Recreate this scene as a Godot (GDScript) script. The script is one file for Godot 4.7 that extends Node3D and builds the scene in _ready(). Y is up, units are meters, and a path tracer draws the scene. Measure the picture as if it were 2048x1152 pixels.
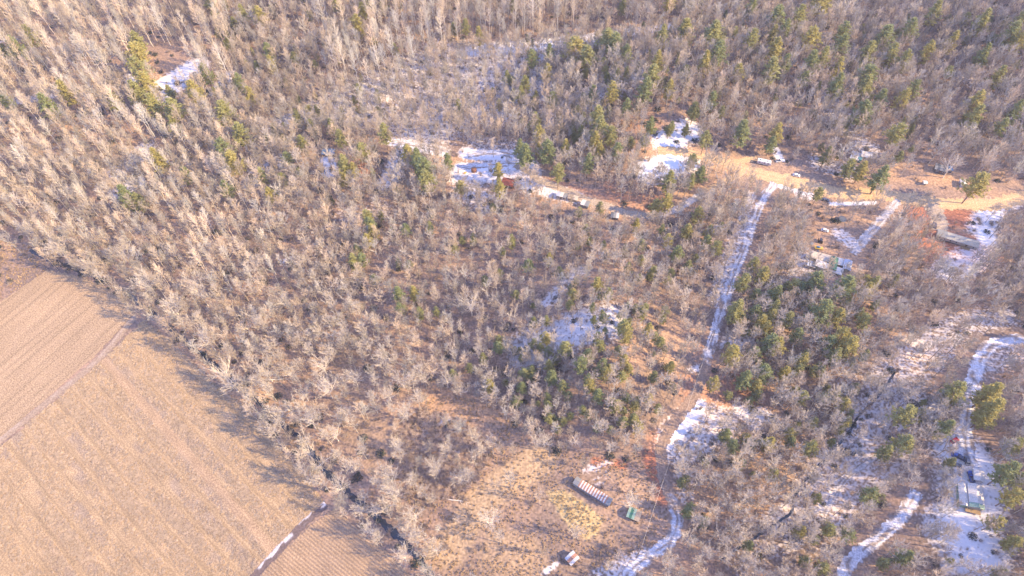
extends Node3D

# ---------------------------------------------------------------- camera and light
const EYE := Vector3(0, 300, 0)
const FOCAL := 1365.33           # focal length in pixels of a 2048 px wide frame
const NADIR := Vector2(1052, 1512)  # the point straight below the camera, in the same pixels
const SUN_ELEVATION := 32.0
const SUN_AZIMUTH := 15.0        # degrees the sun stands south of due east
const SUN_ENERGY := 1.6
const SUN_COLOR := Color(1.0, 0.88, 0.665)
const EXPOSURE := 2.42

var cam_basis := Basis()
var rng := RandomNumberGenerator.new()
var taken := {}
var hills := []
var swell := FastNoiseLite.new()
var spots := []                  # footprints without trees: [x, z, radius]
var lines := []                  # roads and creeks: [points, half width, box]
var clear_polys := []            # [polygon, share of trees, box]
var landmarks := []              # [position, what it is called]
var M := {}


func look_matrix() -> Basis:
	var down := Vector3(NADIR.x - 1024.0, 576.0 - NADIR.y, -FOCAL).normalized()
	var u := -down
	var f := (Vector3(0, 0, -1) - u * u.dot(Vector3(0, 0, -1))).normalized()
	var r := f.cross(u)
	return Basis(Vector3(r.x, u.x, -f.x), Vector3(r.y, u.y, -f.y), Vector3(r.z, u.z, -f.z))


func _ready() -> void:
	rng.seed = 20250117
	cam_basis = look_matrix()
	var cam := Camera3D.new()
	cam.name = "camera"
	cam.fov = rad_to_deg(2.0 * atan(576.0 / FOCAL))
	cam.near = 1.0
	cam.far = 6000.0
	cam.transform = Transform3D(cam_basis, EYE)
	add_child(cam)
	cam.current = true

	var sky := ProceduralSkyMaterial.new()
	sky.sky_top_color = Color(0.52, 0.62, 0.90)
	sky.sky_horizon_color = Color(0.83, 0.84, 0.95)
	sky.sky_curve = 0.25
	sky.ground_bottom_color = Color(0.5, 0.45, 0.42)
	sky.ground_horizon_color = Color(0.8, 0.78, 0.84)
	sky.sun_angle_max = 1.0
	var env := Environment.new()
	env.background_mode = Environment.BG_SKY
	env.sky = Sky.new()
	env.sky.sky_material = sky
	env.background_energy_multiplier = 1.1
	env.tonemap_mode = Environment.TONE_MAPPER_LINEAR
	env.tonemap_exposure = EXPOSURE
	env.sdfgi_enabled = true
	env.ssao_enabled = true
	env.ssil_enabled = true
	env.fog_enabled = true
	env.fog_density = 0.0001
	env.fog_light_color = Color(0.90, 0.90, 0.94)
	var we := WorldEnvironment.new()
	we.name = "world_environment"
	we.environment = env
	add_child(we)

	var sun := DirectionalLight3D.new()
	sun.name = "sun"
	var az := deg_to_rad(SUN_AZIMUTH)
	var el := deg_to_rad(SUN_ELEVATION)
	var towards := Vector3(cos(az) * cos(el), sin(el), sin(az) * cos(el))
	sun.look_at_from_position(towards * 100.0, Vector3.ZERO, Vector3.UP)
	sun.light_energy = SUN_ENERGY
	sun.light_color = SUN_COLOR
	sun.light_angular_distance = 0.5
	sun.shadow_enabled = true
	add_child(sun)

	make_materials()
	make_hills()
	make_ground_cover()
	make_terrain()
	make_fields()
	make_roads()
	make_buildings()
	make_vehicles()
	make_yard_things()
	make_power_line()
	make_woods()
	make_undergrowth()


# ---------------------------------------------------------------- names and tags
func numbered(called: String) -> String:
	var n: int = taken.get(called, 0)
	taken[called] = n + 1
	return called if n == 0 else "%s_%03d" % [called, n]


func tag(o: Node, label: String, category := "", group := "", kind := "") -> void:
	if label: o.set_meta("label", label)
	if category: o.set_meta("category", category)
	if group: o.set_meta("group", group)
	if kind: o.set_meta("kind", kind)


func thing(called: String, label: String, category: String, at: Vector3, turn := 0.0, group := "") -> Node3D:
	var o := Node3D.new()
	o.name = numbered(called)
	add_child(o)
	o.position = at
	o.rotation.y = turn
	tag(o, label, category, group)
	return o


func mesh_of(v: PackedVector3Array, colors = null, uv = null) -> ArrayMesh:
	var a := []
	a.resize(Mesh.ARRAY_MAX)
	a[Mesh.ARRAY_VERTEX] = v
	if colors != null: a[Mesh.ARRAY_COLOR] = colors
	if uv != null: a[Mesh.ARRAY_TEX_UV] = uv
	var m := ArrayMesh.new()
	m.add_surface_from_arrays(Mesh.PRIMITIVE_TRIANGLES, a)
	return m


func part(parent: Node, called: String, v: PackedVector3Array, mat: Material, label := "") -> MeshInstance3D:
	var o := MeshInstance3D.new()
	o.name = called
	o.mesh = mesh_of(v)
	o.material_override = mat
	parent.add_child(o, true)
	if label: o.set_meta("label", label)
	return o


func structure(called: String, m: Mesh, mat: Material, label: String) -> MeshInstance3D:
	var o := MeshInstance3D.new()
	o.name = numbered(called)
	o.mesh = m
	o.material_override = mat
	add_child(o)
	tag(o, label, "", "", "structure")
	return o


# ---------------------------------------------------------------- shapes
func quad(v: PackedVector3Array, a: Vector3, b: Vector3, c: Vector3, d: Vector3) -> void:
	v.append_array([a, b, c, a, c, d])


func box(v: PackedVector3Array, c: Vector3, s: Vector3, t := Transform3D()) -> void:
	var p := []
	for k in 8:
		p.append(t * (c + Vector3(s.x * (0.5 if k & 1 else -0.5), s.y * (0.5 if k & 2 else -0.5), s.z * (0.5 if k & 4 else -0.5))))
	quad(v, p[0], p[2], p[3], p[1])
	quad(v, p[4], p[5], p[7], p[6])
	quad(v, p[0], p[4], p[6], p[2])
	quad(v, p[1], p[3], p[7], p[5])
	quad(v, p[2], p[6], p[7], p[3])
	quad(v, p[0], p[1], p[5], p[4])


func boxed(c: Vector3, s: Vector3, t := Transform3D()) -> PackedVector3Array:
	var v := PackedVector3Array()
	box(v, c, s, t)
	return v


func tube(v: PackedVector3Array, pts: Array, radii: Array, sides := 5, cap := false) -> void:
	var before := []
	for i in pts.size():
		var p: Vector3 = pts[i]
		var d: Vector3 = (pts[mini(i + 1, pts.size() - 1)] - pts[maxi(i - 1, 0)]).normalized()
		var a := d.cross(Vector3(0.31, 0.17, 0.94) if absf(d.z) < 0.9 else Vector3(0.9, 0.3, 0.1)).normalized()
		var b := d.cross(a)
		var ring := []
		for k in sides:
			var w := TAU * k / sides
			ring.append(p + (a * cos(w) + b * sin(w)) * radii[i])
		if i > 0:
			for k in sides:
				var n := (k + 1) % sides
				if radii[i] < 0.002:
					v.append_array([before[k], p, before[n]])
				else:
					quad(v, before[k], ring[k], ring[n], before[n])
		if cap and (i == 0 or i == pts.size() - 1):
			for k in sides:
				v.append_array([p, ring[k], ring[(k + 1) % sides]])
		before = ring


func spike(v: PackedVector3Array, a: Vector3, b: Vector3, r: float) -> void:   # a twig: three thin faces that meet at its tip
	var d := b - a
	var x := d.cross(Vector3(0.31, 0.77, 0.55)).normalized() * r
	var y := d.cross(x).normalized() * r
	var p := a + x
	var q := a - x * 0.5 + y * 0.87
	var s := a - x * 0.5 - y * 0.87
	v.append_array([p, q, b, q, s, b, s, p, b])


func prism(v: PackedVector3Array, profile: Array, z0: float, z1: float) -> void:   # a convex side view (x, y), given depth
	var n := profile.size()
	for k in n:
		var a: Vector2 = profile[k]
		var b: Vector2 = profile[(k + 1) % n]
		quad(v, Vector3(a.x, a.y, z0), Vector3(b.x, b.y, z0), Vector3(b.x, b.y, z1), Vector3(a.x, a.y, z1))
		if k > 0 and k < n - 1:
			var o: Vector2 = profile[0]
			for z in [z0, z1]:
				v.append_array([Vector3(o.x, o.y, z), Vector3(a.x, a.y, z), Vector3(b.x, b.y, z)])


func wheel_shape(c: Vector3, r: float, w: float) -> PackedVector3Array:
	var v := PackedVector3Array()
	tube(v, [c - Vector3(0, 0, w / 2), c + Vector3(0, 0, w / 2)], [r, r], 10, true)
	return v


# ---------------------------------------------------------------- places
func ray(px: float, py: float) -> Vector3:
	return (cam_basis * Vector3(px - 1024.0, 576.0 - py, -FOCAL)).normalized()


func flat(px: float, py: float) -> Vector2:
	var d := ray(px, py)
	var t := -EYE.y / d.y
	return Vector2(d.x * t, d.z * t)


func height(x: float, z: float) -> float:
	var h := 0.0
	for k in hills:
		var dx: float = (x - k[0]) / k[2]
		var dz: float = (z - k[1]) / k[3]
		var q := dx * dx + dz * dz
		if q < 9.0:
			h += k[4] * exp(-q)
	return h + 1.6 * swell.get_noise_2d(x, z) * clampf((x + 150.0 - z * 0.1) / 80.0, 0.15, 1.0)


func at(px: float, py: float, above := 0.0) -> Vector3:     # the place in the valley that lies there, or that many metres above its ground
	var d := ray(px, py)
	var t := (above + 12.0 - EYE.y) / d.y
	for k in 12:
		var p := EYE + d * t
		t += (height(p.x, p.z) + above - p.y) / d.y * 0.9
	var q := EYE + d * t
	return Vector3(q.x, height(q.x, q.z), q.z)


func ground(x: float, z: float) -> Vector3:
	return Vector3(x, height(x, z), z)


func places(p: Array) -> Array:
	var out := []
	for k in range(0, p.size(), 2):
		out.append(at(p[k], p[k + 1]))
	return out


func shape_of(p: Array) -> PackedVector2Array:
	var out := PackedVector2Array()
	for q in places(p):
		out.append(Vector2(q.x, q.z))
	return out


func smooth_line(p: Array, step: float) -> Array:
	var pts := places(p)
	var c := Curve3D.new()
	for i in pts.size():
		var d: Vector3 = (pts[mini(i + 1, pts.size() - 1)] - pts[maxi(i - 1, 0)]) / 6.0
		c.add_point(pts[i], -d, d)
	c.bake_interval = step
	var out := []
	for q in c.get_baked_points():
		out.append(ground(q.x, q.z))
	return out


func box_of(pts) -> Rect2:
	var r := Rect2(Vector2(pts[0].x, pts[0].y if pts[0] is Vector2 else pts[0].z), Vector2.ZERO)
	for p in pts:
		r = r.expand(Vector2(p.x, p.y if p is Vector2 else p.z))
	return r


func make_hills() -> void:
	swell.seed = 5
	swell.frequency = 0.016
	swell.fractal_octaves = 2
	for k in [[1195, 715, 34, 46, 19], [1300, 600, 45, 40, 5], [1290, 205, 42, 42, 14], [1225, 345, 60, 30, 8], [690, -40, 170, 85, 20], [2130, 60, 62, 75, 38], [1650, 640, 42, 42, 8], [2110, 900, 60, 80, 13],
			[240, 180, 80, 60, 8], [1500, 120, 80, 50, 9], [930, 200, 50, 34, -6], [1660, 900, 26, 60, -5], [560, 360, 60, 40, 5], [1880, 60, 40, 40, 7]]:
		var c := flat(k[0], k[1])
		hills.append([c.x, c.y, float(k[2]), float(k[3]), float(k[4])])


# ---------------------------------------------------------------- materials
func noise_map(size: int, freq: float, lo: Color, hi: Color, octaves := 3, kind := FastNoiseLite.TYPE_SIMPLEX, mid = null) -> NoiseTexture2D:
	var n := FastNoiseLite.new()
	n.seed = size + int(freq * 1000.0)
	n.noise_type = kind
	n.frequency = freq
	n.fractal_octaves = octaves
	var t := NoiseTexture2D.new()
	t.width = size
	t.height = size
	t.seamless = true
	t.noise = n
	var g := Gradient.new()
	g.set_color(0, lo)
	g.set_color(1, hi)
	if mid != null: g.add_point(0.5, mid)
	t.color_ramp = g
	return t


func paint(c: Color, rough := 0.9, metal := 0.0) -> StandardMaterial3D:    # c: linear base colour
	var m := StandardMaterial3D.new()
	m.albedo_color = c.linear_to_srgb()
	m.roughness = rough
	m.metallic = metal
	return m


func worn(c: Color, amount: float, freq := 0.05, rough := 0.85, metal := 0.0) -> StandardMaterial3D:   # a base colour with weathering a few tenths of a metre across
	var m := paint(c, rough, metal)
	m.albedo_texture = noise_map(128, freq, Color(1.0 - amount, 1.0 - amount * 1.1, 1.0 - amount * 1.25), Color(1, 1, 1), 4)
	m.uv1_triplanar = true
	m.uv1_scale = Vector3.ONE * 0.23
	return m


func tinted(c: Color, rough := 0.9) -> StandardMaterial3D:
	var m := paint(c, rough)
	m.vertex_color_use_as_albedo = true
	return m


func make_materials() -> void:
	M.bark_pale = tinted(Color(0.66, 0.60, 0.53))
	M.bark_grey = tinted(Color(0.40, 0.35, 0.30))
	M.bark_pine = tinted(Color(0.24, 0.17, 0.13))
	M.twig = tinted(Color(0.45, 0.385, 0.315))
	M.twig_pale = tinted(Color(0.53, 0.46, 0.375))
	M.twig_brown = tinted(Color(0.32, 0.25, 0.21))
	M.needle = tinted(Color(0.27, 0.27, 0.105), 0.75)
	M.needle.backlight_enabled = true
	M.needle.backlight = Color(0.5, 0.45, 0.15)
	M.laurel = tinted(Color(0.022, 0.036, 0.032), 0.6)
	M.straw = tinted(Color(0.50, 0.38, 0.25))
	M.leaf_red = tinted(Color(0.33, 0.09, 0.06))
	M.sheet_white = worn(Color(0.74, 0.70, 0.66), 0.25, 0.05, 0.5)
	M.sheet_cream = worn(Color(0.70, 0.60, 0.48), 0.3, 0.05, 0.6)
	M.sheet_blue = worn(Color(0.48, 0.52, 0.62), 0.2, 0.05, 0.5)
	M.sheet_grey = worn(Color(0.30, 0.31, 0.32), 0.3, 0.06, 0.6)
	M.sheet_dark = worn(Color(0.13, 0.15, 0.19), 0.3, 0.06, 0.6)
	M.sheet_green = worn(Color(0.05, 0.20, 0.14), 0.35, 0.05, 0.55)
	M.sheet_mint = worn(Color(0.30, 0.46, 0.38), 0.3, 0.05, 0.55)
	M.rust = worn(Color(0.34, 0.16, 0.10), 0.5, 0.07, 0.8)
	M.rust_light = worn(Color(0.50, 0.27, 0.20), 0.35, 0.07, 0.8)
	M.roof_red = worn(Color(0.48, 0.13, 0.07), 0.4, 0.06, 0.7)
	M.shingle = worn(Color(0.54, 0.52, 0.47), 0.35, 0.08, 0.9)
	M.siding = worn(Color(0.55, 0.52, 0.48), 0.25)
	M.siding_tan = worn(Color(0.45, 0.36, 0.27), 0.25)
	M.wood = worn(Color(0.24, 0.17, 0.12), 0.4, 0.08)
	M.deck = worn(Color(0.47, 0.33, 0.19), 0.4, 0.08)
	M.concrete = worn(Color(0.52, 0.49, 0.47), 0.25, 0.03)
	M.teal = paint(Color(0.04, 0.20, 0.24), 0.5)
	M.tarp = worn(Color(0.02, 0.24, 0.55), 0.4, 0.06, 0.5)
	M.glass = paint(Color(0.03, 0.04, 0.06), 0.12)
	M.tyre = paint(Color(0.02, 0.02, 0.02), 0.9)
	M.steel = paint(Color(0.4, 0.4, 0.42), 0.4, 0.6)
	M.car_white = paint(Color(0.75, 0.74, 0.74), 0.3)
	M.car_blue = paint(Color(0.03, 0.08, 0.30), 0.25)
	M.car_dark = paint(Color(0.03, 0.04, 0.08), 0.25)
	M.car_grey = paint(Color(0.12, 0.13, 0.16), 0.3)
	M.car_red = paint(Color(0.35, 0.02, 0.04), 0.3)
	M.yellow = paint(Color(0.55, 0.35, 0.05), 0.5)
	M.snow = paint(Color(0.82, 0.82, 0.85), 0.7)
	M.water = paint(Color(0.012, 0.018, 0.03), 0.12)
	M.road = tinted(Color(1, 1, 1))
	M.road.albedo_texture = noise_map(256, 0.06, Color(0.72, 0.70, 0.70), Color(1, 1, 1), 4)
	M.road.uv1_triplanar = true
	M.road.uv1_world_triplanar = true
	M.road.uv1_scale = Vector3.ONE * 0.05
	M.field = tinted(Color(1, 1, 1))
	M.field.albedo_texture = noise_map(512, 0.09, Color(0.62, 0.58, 0.56), Color(1, 1, 1), 4)
	M.field.uv1_triplanar = true
	M.field.uv1_world_triplanar = true
	M.field.uv1_scale = Vector3.ONE * 0.021


# ---------------------------------------------------------------- the lie of the land and what covers it
const WEST := -480.0
const EAST := 480.0
const NORTH := -570.0
const SOUTH := 0.0
const CELLS_X := 640
const CELLS_Z := 380
var cover := {}


func smear(map: PackedByteArray, a: Vector3, b: Vector3, r: float, strength: float) -> void:
	var kx := CELLS_X / (EAST - WEST)
	var kz := CELLS_Z / (SOUTH - NORTH)
	var reach := r * 1.6
	var d := Vector2(b.x - a.x, b.z - a.z)
	var l2 := maxf(d.length_squared(), 0.001)
	for j in range(maxi(int((minf(a.z, b.z) - reach - NORTH) * kz), 0), mini(int((maxf(a.z, b.z) + reach - NORTH) * kz) + 1, CELLS_Z)):
		for i in range(maxi(int((minf(a.x, b.x) - reach - WEST) * kx), 0), mini(int((maxf(a.x, b.x) + reach - WEST) * kx) + 1, CELLS_X)):
			var p := Vector2(WEST + (i + 0.5) / kx - a.x, NORTH + (j + 0.5) / kz - a.z)
			var off := (p - d * clampf(p.dot(d) / l2, 0.0, 1.0)).length() / r
			var s := strength * (1.0 - smoothstep(0.45, 1.6, off))
			var n := j * CELLS_X + i
			map[n] = maxi(map[n], int(255.0 * s))


func smears(called: String, list: Array) -> void:   # [x, y, x, y, radius in metres, strength] each
	for k in range(0, list.size(), 6):
		smear(cover[called], at(list[k], list[k + 1]), at(list[k + 2], list[k + 3]), list[k + 4], list[k + 5] * (0.88 if called == "snow" else 1.0))


func fill(called: String, outline: Array, strength: float) -> void:
	var poly := shape_of(outline)
	var r := box_of(poly)
	var map: PackedByteArray = cover[called]
	for j in CELLS_Z:
		var z := NORTH + (j + 0.5) * (SOUTH - NORTH) / CELLS_Z
		if z < r.position.y or z > r.end.y: continue
		for i in CELLS_X:
			var x := WEST + (i + 0.5) * (EAST - WEST) / CELLS_X
			if x >= r.position.x and x <= r.end.x and Geometry2D.is_point_in_polygon(Vector2(x, z), poly):
				map[j * CELLS_X + i] = maxi(map[j * CELLS_X + i], int(255.0 * strength))


func make_ground_cover() -> void:
	for called in ["snow", "sand", "clay", "straw", "gold"]:
		var map := PackedByteArray()
		map.resize(CELLS_X * CELLS_Z)
		cover[called] = map
	smears("snow", [
		330, 170, 395, 130, 8, 0.85, 325, 198, 352, 170, 7, 0.8, 435, 185, 460, 150, 5, 0.7, 30, 203, 118, 185, 5, 0.6, 0, 80, 34, 78, 4, 0.6, 255, 155, 264, 166, 4, 0.8,
		225, 350, 290, 300, 8, 0.6, 240, 385, 275, 365, 6, 0.7, 500, 360, 560, 320, 8, 0.58, 560, 250, 640, 222, 9, 0.6, 640, 215, 720, 190, 12, 0.58, 655, 322, 662, 345, 5, 0.9,
		720, 205, 900, 130, 26, 0.62, 850, 250, 1000, 170, 26, 0.66, 940, 138, 1100, 104, 9, 0.68, 950, 102, 1190, 77, 7, 0.92, 1190, 77, 1345, 54, 6, 0.85, 1000, 215, 1080, 170, 20, 0.66,
		1100, 235, 1260, 150, 15, 0.6, 1280, 108, 1360, 112, 14, 0.42, 1250, 102, 1300, 72, 11, 0.48, 560, 250, 760, 215, 9, 0.40,
		785, 283, 885, 303, 5, 0.95, 935, 306, 1032, 312, 6, 0.9, 950, 283, 1030, 290, 8, 0.5, 920, 336, 1060, 330, 5, 0.9, 915, 352, 1060, 346, 8, 0.72, 775, 365, 803, 310, 6, 0.7,
		930, 383, 972, 405, 9, 0.6, 1030, 352, 1066, 366, 8, 0.7, 690, 432, 760, 420, 8, 0.42, 1085, 378, 1150, 394, 5, 0.72,
		1330, 285, 1380, 260, 9, 0.92, 1298, 342, 1372, 322, 9, 0.98, 1550, 298, 1558, 314, 3, 0.9, 1715, 280, 1742, 300, 7, 0.55, 1640, 325, 1700, 345, 8, 0.55, 1690, 90, 1740, 130, 8, 0.5,
		1660, 180, 1690, 250, 12, 0.58, 1980, 200, 2044, 240, 10, 0.48, 1930, 150, 1955, 172, 6, 0.5, 1560, 370, 1622, 386, 2.5, 0.95, 1600, 384, 1616, 393, 4, 0.7, 1660, 408, 1750, 405, 1.6, 0.9,
		1680, 468, 1702, 486, 5, 0.62, 1610, 520, 1600, 550, 8, 0.5, 1560, 560, 1610, 545, 9, 0.42,
		1985, 420, 1962, 458, 8, 0.8, 1970, 462, 1976, 482, 6, 0.92, 1900, 543, 1955, 512, 10, 0.7, 2010, 416, 2034, 410, 3, 0.6, 1925, 520, 1975, 500, 6, 0.7,
		1500, 392, 1478, 470, 4, 0.62, 1478, 470, 1440, 600, 6, 0.6, 1455, 690, 1490, 680, 5, 0.6, 1380, 740, 1408, 734, 2, 0.7,
		1338, 885, 1400, 812, 4, 0.85, 1355, 892, 1440, 848, 11, 0.6, 1350, 850, 1385, 828, 5, 0.6, 1478, 822, 1530, 832, 4, 0.75, 1500, 842, 1512, 848, 4, 0.6, 1360, 920, 1372, 990, 4, 0.5,
		1060, 695, 1215, 640, 12, 0.72, 1095, 605, 1160, 540, 4, 0.66, 1150, 655, 1220, 630, 6, 0.5,
		1760, 765, 1900, 660, 10, 0.53, 1895, 655, 2010, 632, 8, 0.53, 1640, 1000, 1760, 830, 15, 0.55, 1650, 1040, 1790, 900, 9, 0.53, 1740, 840, 1880, 700, 8, 0.45, 1680, 790, 1740, 765, 8, 0.4, 1825, 815, 1862, 818, 8, 0.6,
		1965, 735, 2040, 705, 6, 0.5, 1915, 900, 1960, 950, 11, 0.8, 1960, 960, 1945, 1040, 12, 0.78, 1915, 1060, 1955, 1100, 13, 0.85, 1895, 905, 1915, 895, 5, 0.7, 1900, 960, 1905, 1000, 7, 0.6,
		1640, 1085, 1560, 1090, 10, 0.36, 1575, 1080, 1620, 1035, 8, 0.42, 1490, 1130, 1560, 1060, 8, 0.38, 1700, 940, 1640, 1020, 4, 0.62, 1740, 860, 1700, 930, 5, 0.6, 1540, 1040, 1590, 1010, 4, 0.55,
		1200, 1152, 1290, 1112, 4, 0.6, 1170, 940, 1222, 924, 1.6, 0.62, 1195, 965, 1212, 950, 3, 0.36, 868, 852, 896, 838, 1.5, 0.85, 845, 872, 868, 852, 1.5, 0.5, 560, 527, 582, 514, 1.4, 0.62, 1088, 1146, 1112, 1128, 1.5, 0.7,
		890, 918, 915, 905, 2, 0.5, 1900, 1135, 1960, 1118, 4, 0.75, 640, 330, 670, 320, 4, 0.4, 2000, 560, 2048, 540, 8, 0.35])
	smears("sand", [
		1300, 303, 1480, 332, 8, 0.75, 1340, 280, 1302, 300, 5, 0.9, 1440, 370, 1320, 428, 8, 0.55, 1060, 368, 1220, 425, 7, 0.6, 1220, 425, 1310, 428, 6, 0.5, 880, 320, 945, 315, 6, 0.8,
		1795, 345, 1930, 360, 8, 0.85, 1940, 360, 1990, 395, 8, 0.6, 1520, 345, 1700, 385, 8, 0.42, 1620, 398, 1700, 400, 5, 0.6, 1650, 425, 1720, 440, 10, 0.6, 1650, 505, 1720, 500, 8, 0.65, 1640, 425, 1640, 490, 7, 0.6,
		1300, 640, 1350, 760, 14, 0.2, 300, 128, 320, 165, 8, 0.7, 120, 150, 200, 190, 10, 0.6, 200, 240, 300, 300, 14, 0.55, 60, 250, 250, 320, 16, 0.5, 150, 330, 220, 300, 10, 0.5, 0, 20, 100, 60, 26, 0.55,
		1440, 840, 1650, 900, 12, 0.35, 1430, 900, 1560, 960, 12, 0.5, 1400, 980, 1500, 1000, 12, 0.5, 870, 800, 1000, 830, 8, 0.7, 2000, 405, 2060, 395, 5, 0.7, 1150, 240, 1320, 300, 14, 0.35, 820, 60, 1000, 110, 20, 0.3, 380, 690, 640, 860, 10, 0.5, 330, 640, 380, 680, 6, 0.6])
	smears("clay", [
		1848, 430, 1930, 436, 8, 0.9, 1870, 486, 1955, 506, 11, 1.0, 1852, 470, 1872, 520, 6, 0.6, 1300, 915, 1312, 950, 3.5, 0.9, 1308, 870, 1300, 900, 3, 0.4, 1190, 924, 1246, 930, 2, 0.8, 1390, 780, 1480, 795, 9, 0.4, 1465, 770, 1510, 800, 8, 0.4, 1320, 950, 1325, 1000, 3, 0.7,
		720, 320, 735, 350, 6, 0.6, 1030, 350, 1300, 420, 3, 0.35, 1230, 380, 1300, 395, 8, 0.35, 1010, 355, 1020, 372, 4, 0.4, 1240, 240, 1330, 270, 14, 0.25, 1400, 700, 1420, 760, 5, 0.25])
	fill("straw", [870, 790, 960, 800, 1030, 850, 1075, 905, 1150, 915, 1230, 930, 1290, 950, 1320, 1030, 1290, 1090, 1200, 1130, 1150, 1180, 850, 1180, 860, 1060, 900, 1000, 820, 960, 800, 860], 0.36)
	fill("gold", [1092, 985, 1130, 982, 1182, 1012, 1204, 1040, 1196, 1070, 1170, 1078, 1135, 1052], 1.0)
	smears("straw", [1105, 990, 1190, 1060, 8, 0.6, 1080, 920, 960, 1000, 9, 0.9, 950, 1020, 900, 1100, 9, 0.85, 1000, 1100, 1050, 1120, 12, 0.7, 700, 800, 760, 900, 14, 0.5, 470, 760, 640, 940, 8, 0.5, -20, 520, 60, 520, 16, 0.35, 640, 700, 860, 780, 18, 0.4])


func sheet_image(called: String, w: int, h: int) -> PackedByteArray:
	var im := Image.create_from_data(CELLS_X, CELLS_Z, false, Image.FORMAT_L8, cover[called])
	im.resize(w, h, Image.INTERPOLATE_CUBIC)
	return im.get_data()


func noise_bytes(w: int, h: int, freq: float, octaves: int, stretch := Vector2.ONE) -> PackedByteArray:
	var n := FastNoiseLite.new()
	n.seed = int(freq * 977.0) + octaves
	n.noise_type = FastNoiseLite.TYPE_SIMPLEX
	n.frequency = freq
	n.fractal_octaves = octaves
	var im := n.get_image(int(w / stretch.x), int(h / stretch.y), false, false, true)
	im.convert(Image.FORMAT_L8)
	im.resize(w, h, Image.INTERPOLATE_CUBIC)
	return im.get_data()


func ground_texture() -> ImageTexture:
	var w := 1800
	var h := 1069
	var snow := sheet_image("snow", w, h)
	var sand := sheet_image("sand", w, h)
	var clay := sheet_image("clay", w, h)
	var straw := sheet_image("straw", w, h)
	var gold := sheet_image("gold", w, h)
	var fine := noise_bytes(w, h, 0.33, 2)
	var mid := noise_bytes(w, h, 0.16, 4)
	var broad := noise_bytes(w, h, 0.009, 3)
	var out := PackedByteArray()
	out.resize(w * h * 3)
	for i in w * h:
		var f := fine[i] / 255.0
		var m := mid[i] / 255.0
		var k := clampf(broad[i] / 255.0 * 1.1 + m * 0.5 - 0.3, 0.0, 1.0)
		# leaf litter from purple brown to tan, as it looks under an even light
		var r := 112.0 + 48.0 * k
		var g := 95.0 + 36.0 * k
		var b := 86.0 + 24.0 * k
		var s := clampf(straw[i] / 255.0 * 1.5 + m * 0.7 - 0.6, 0.0, 1.0)
		if s > 0.0:
			var q := straw[i] / 255.0
			r += (122.0 + 46.0 * q - r) * s
			g += (102.0 + 40.0 * q - g) * s
			b += (88.0 + 22.0 * q - b) * s
		s = clampf(gold[i] / 255.0 * 1.4 + m * 0.5 - 0.4, 0.0, 1.0)
		if s > 0.0:
			r += (172.0 - r) * s
			g += (148.0 - g) * s
			b += (106.0 - b) * s
		s = clampf(sand[i] / 255.0 * 1.5 + m * 0.6 - 0.5, 0.0, 1.0)
		if s > 0.0:
			r += (166.0 - r) * s
			g += (133.0 - g) * s
			b += (104.0 - b) * s
		s = clampf(clay[i] / 255.0 * 1.5 + m * 0.6 - 0.5, 0.0, 1.0)
		if s > 0.0:
			r += (158.0 - r) * s
			g += (102.0 - g) * s
			b += (76.0 - b) * s
		var v := 0.76 + 0.48 * f
		r *= v
		g *= v
		b *= v
		s = clampf((snow[i] / 255.0 * 1.25 + f * 0.55 + m * 0.55 - 0.95) * 2.4, 0.0, 0.18 + snow[i] / 255.0 * 0.85) if snow[i] > 25 else 0.0
		if s > 0.0:
			r += (226.0 - r) * s
			g += (226.0 - g) * s
			b += (231.0 - b) * s
		out[i * 3] = mini(int(r), 255)
		out[i * 3 + 1] = mini(int(g), 255)
		out[i * 3 + 2] = mini(int(b), 255)
	return ImageTexture.create_from_image(Image.create_from_data(w, h, false, Image.FORMAT_RGB8, out))


func grid_steps(a: float, b: float, step: float, far: float) -> Array:
	var out := []
	var s := 1200.0
	while s > step:
		out.append(a - s * 1.2)
		s *= 0.5
	var n := int(round((b - a) / step))
	for i in n + 1:
		out.append(a + (b - a) * i / n)
	s = step * 2.0
	while s < far:
		out.append(b + s * 1.2)
		s *= 2.0
	return out


func make_terrain() -> void:
	var xs := grid_steps(WEST, EAST, 2.5, 1300.0)
	var zs := grid_steps(NORTH, SOUTH, 2.5, 1300.0)
	var v := PackedVector3Array()
	var uv := PackedVector2Array()
	var normals := PackedVector3Array()
	var index := PackedInt32Array()
	var rows := []
	for z in zs:
		for x in xs:
			v.append(Vector3(x, height(x, z), z))
			uv.append(Vector2((x - WEST) / (EAST - WEST), (z - NORTH) / (SOUTH - NORTH)))
	var w := xs.size()
	for j in zs.size():
		for i in w:
			var l := v[j * w + maxi(i - 1, 0)]
			var r := v[j * w + mini(i + 1, w - 1)]
			var u := v[maxi(j - 1, 0) * w + i]
			var d := v[mini(j + 1, zs.size() - 1) * w + i]
			normals.append((d - u).cross(r - l).normalized())
			if i < w - 1 and j < zs.size() - 1:
				var k := j * w + i
				index.append_array([k, k + 1, k + w, k + 1, k + w + 1, k + w])
	var a := []
	a.resize(Mesh.ARRAY_MAX)
	a[Mesh.ARRAY_VERTEX] = v
	a[Mesh.ARRAY_NORMAL] = normals
	a[Mesh.ARRAY_TEX_UV] = uv
	a[Mesh.ARRAY_INDEX] = index
	var m := ArrayMesh.new()
	m.add_surface_from_arrays(Mesh.PRIMITIVE_TRIANGLES, a)
	var mat := StandardMaterial3D.new()
	mat.roughness = 0.95
	mat.albedo_texture = ground_texture()
	mat.heightmap_enabled = true
	mat.heightmap_scale = 30.0
	mat.heightmap_texture = noise_map(512, 0.08, Color.BLACK, Color.WHITE, 4)
	structure("forest_floor", m, mat, "leaf littered valley floor with patches of old snow")


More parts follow.
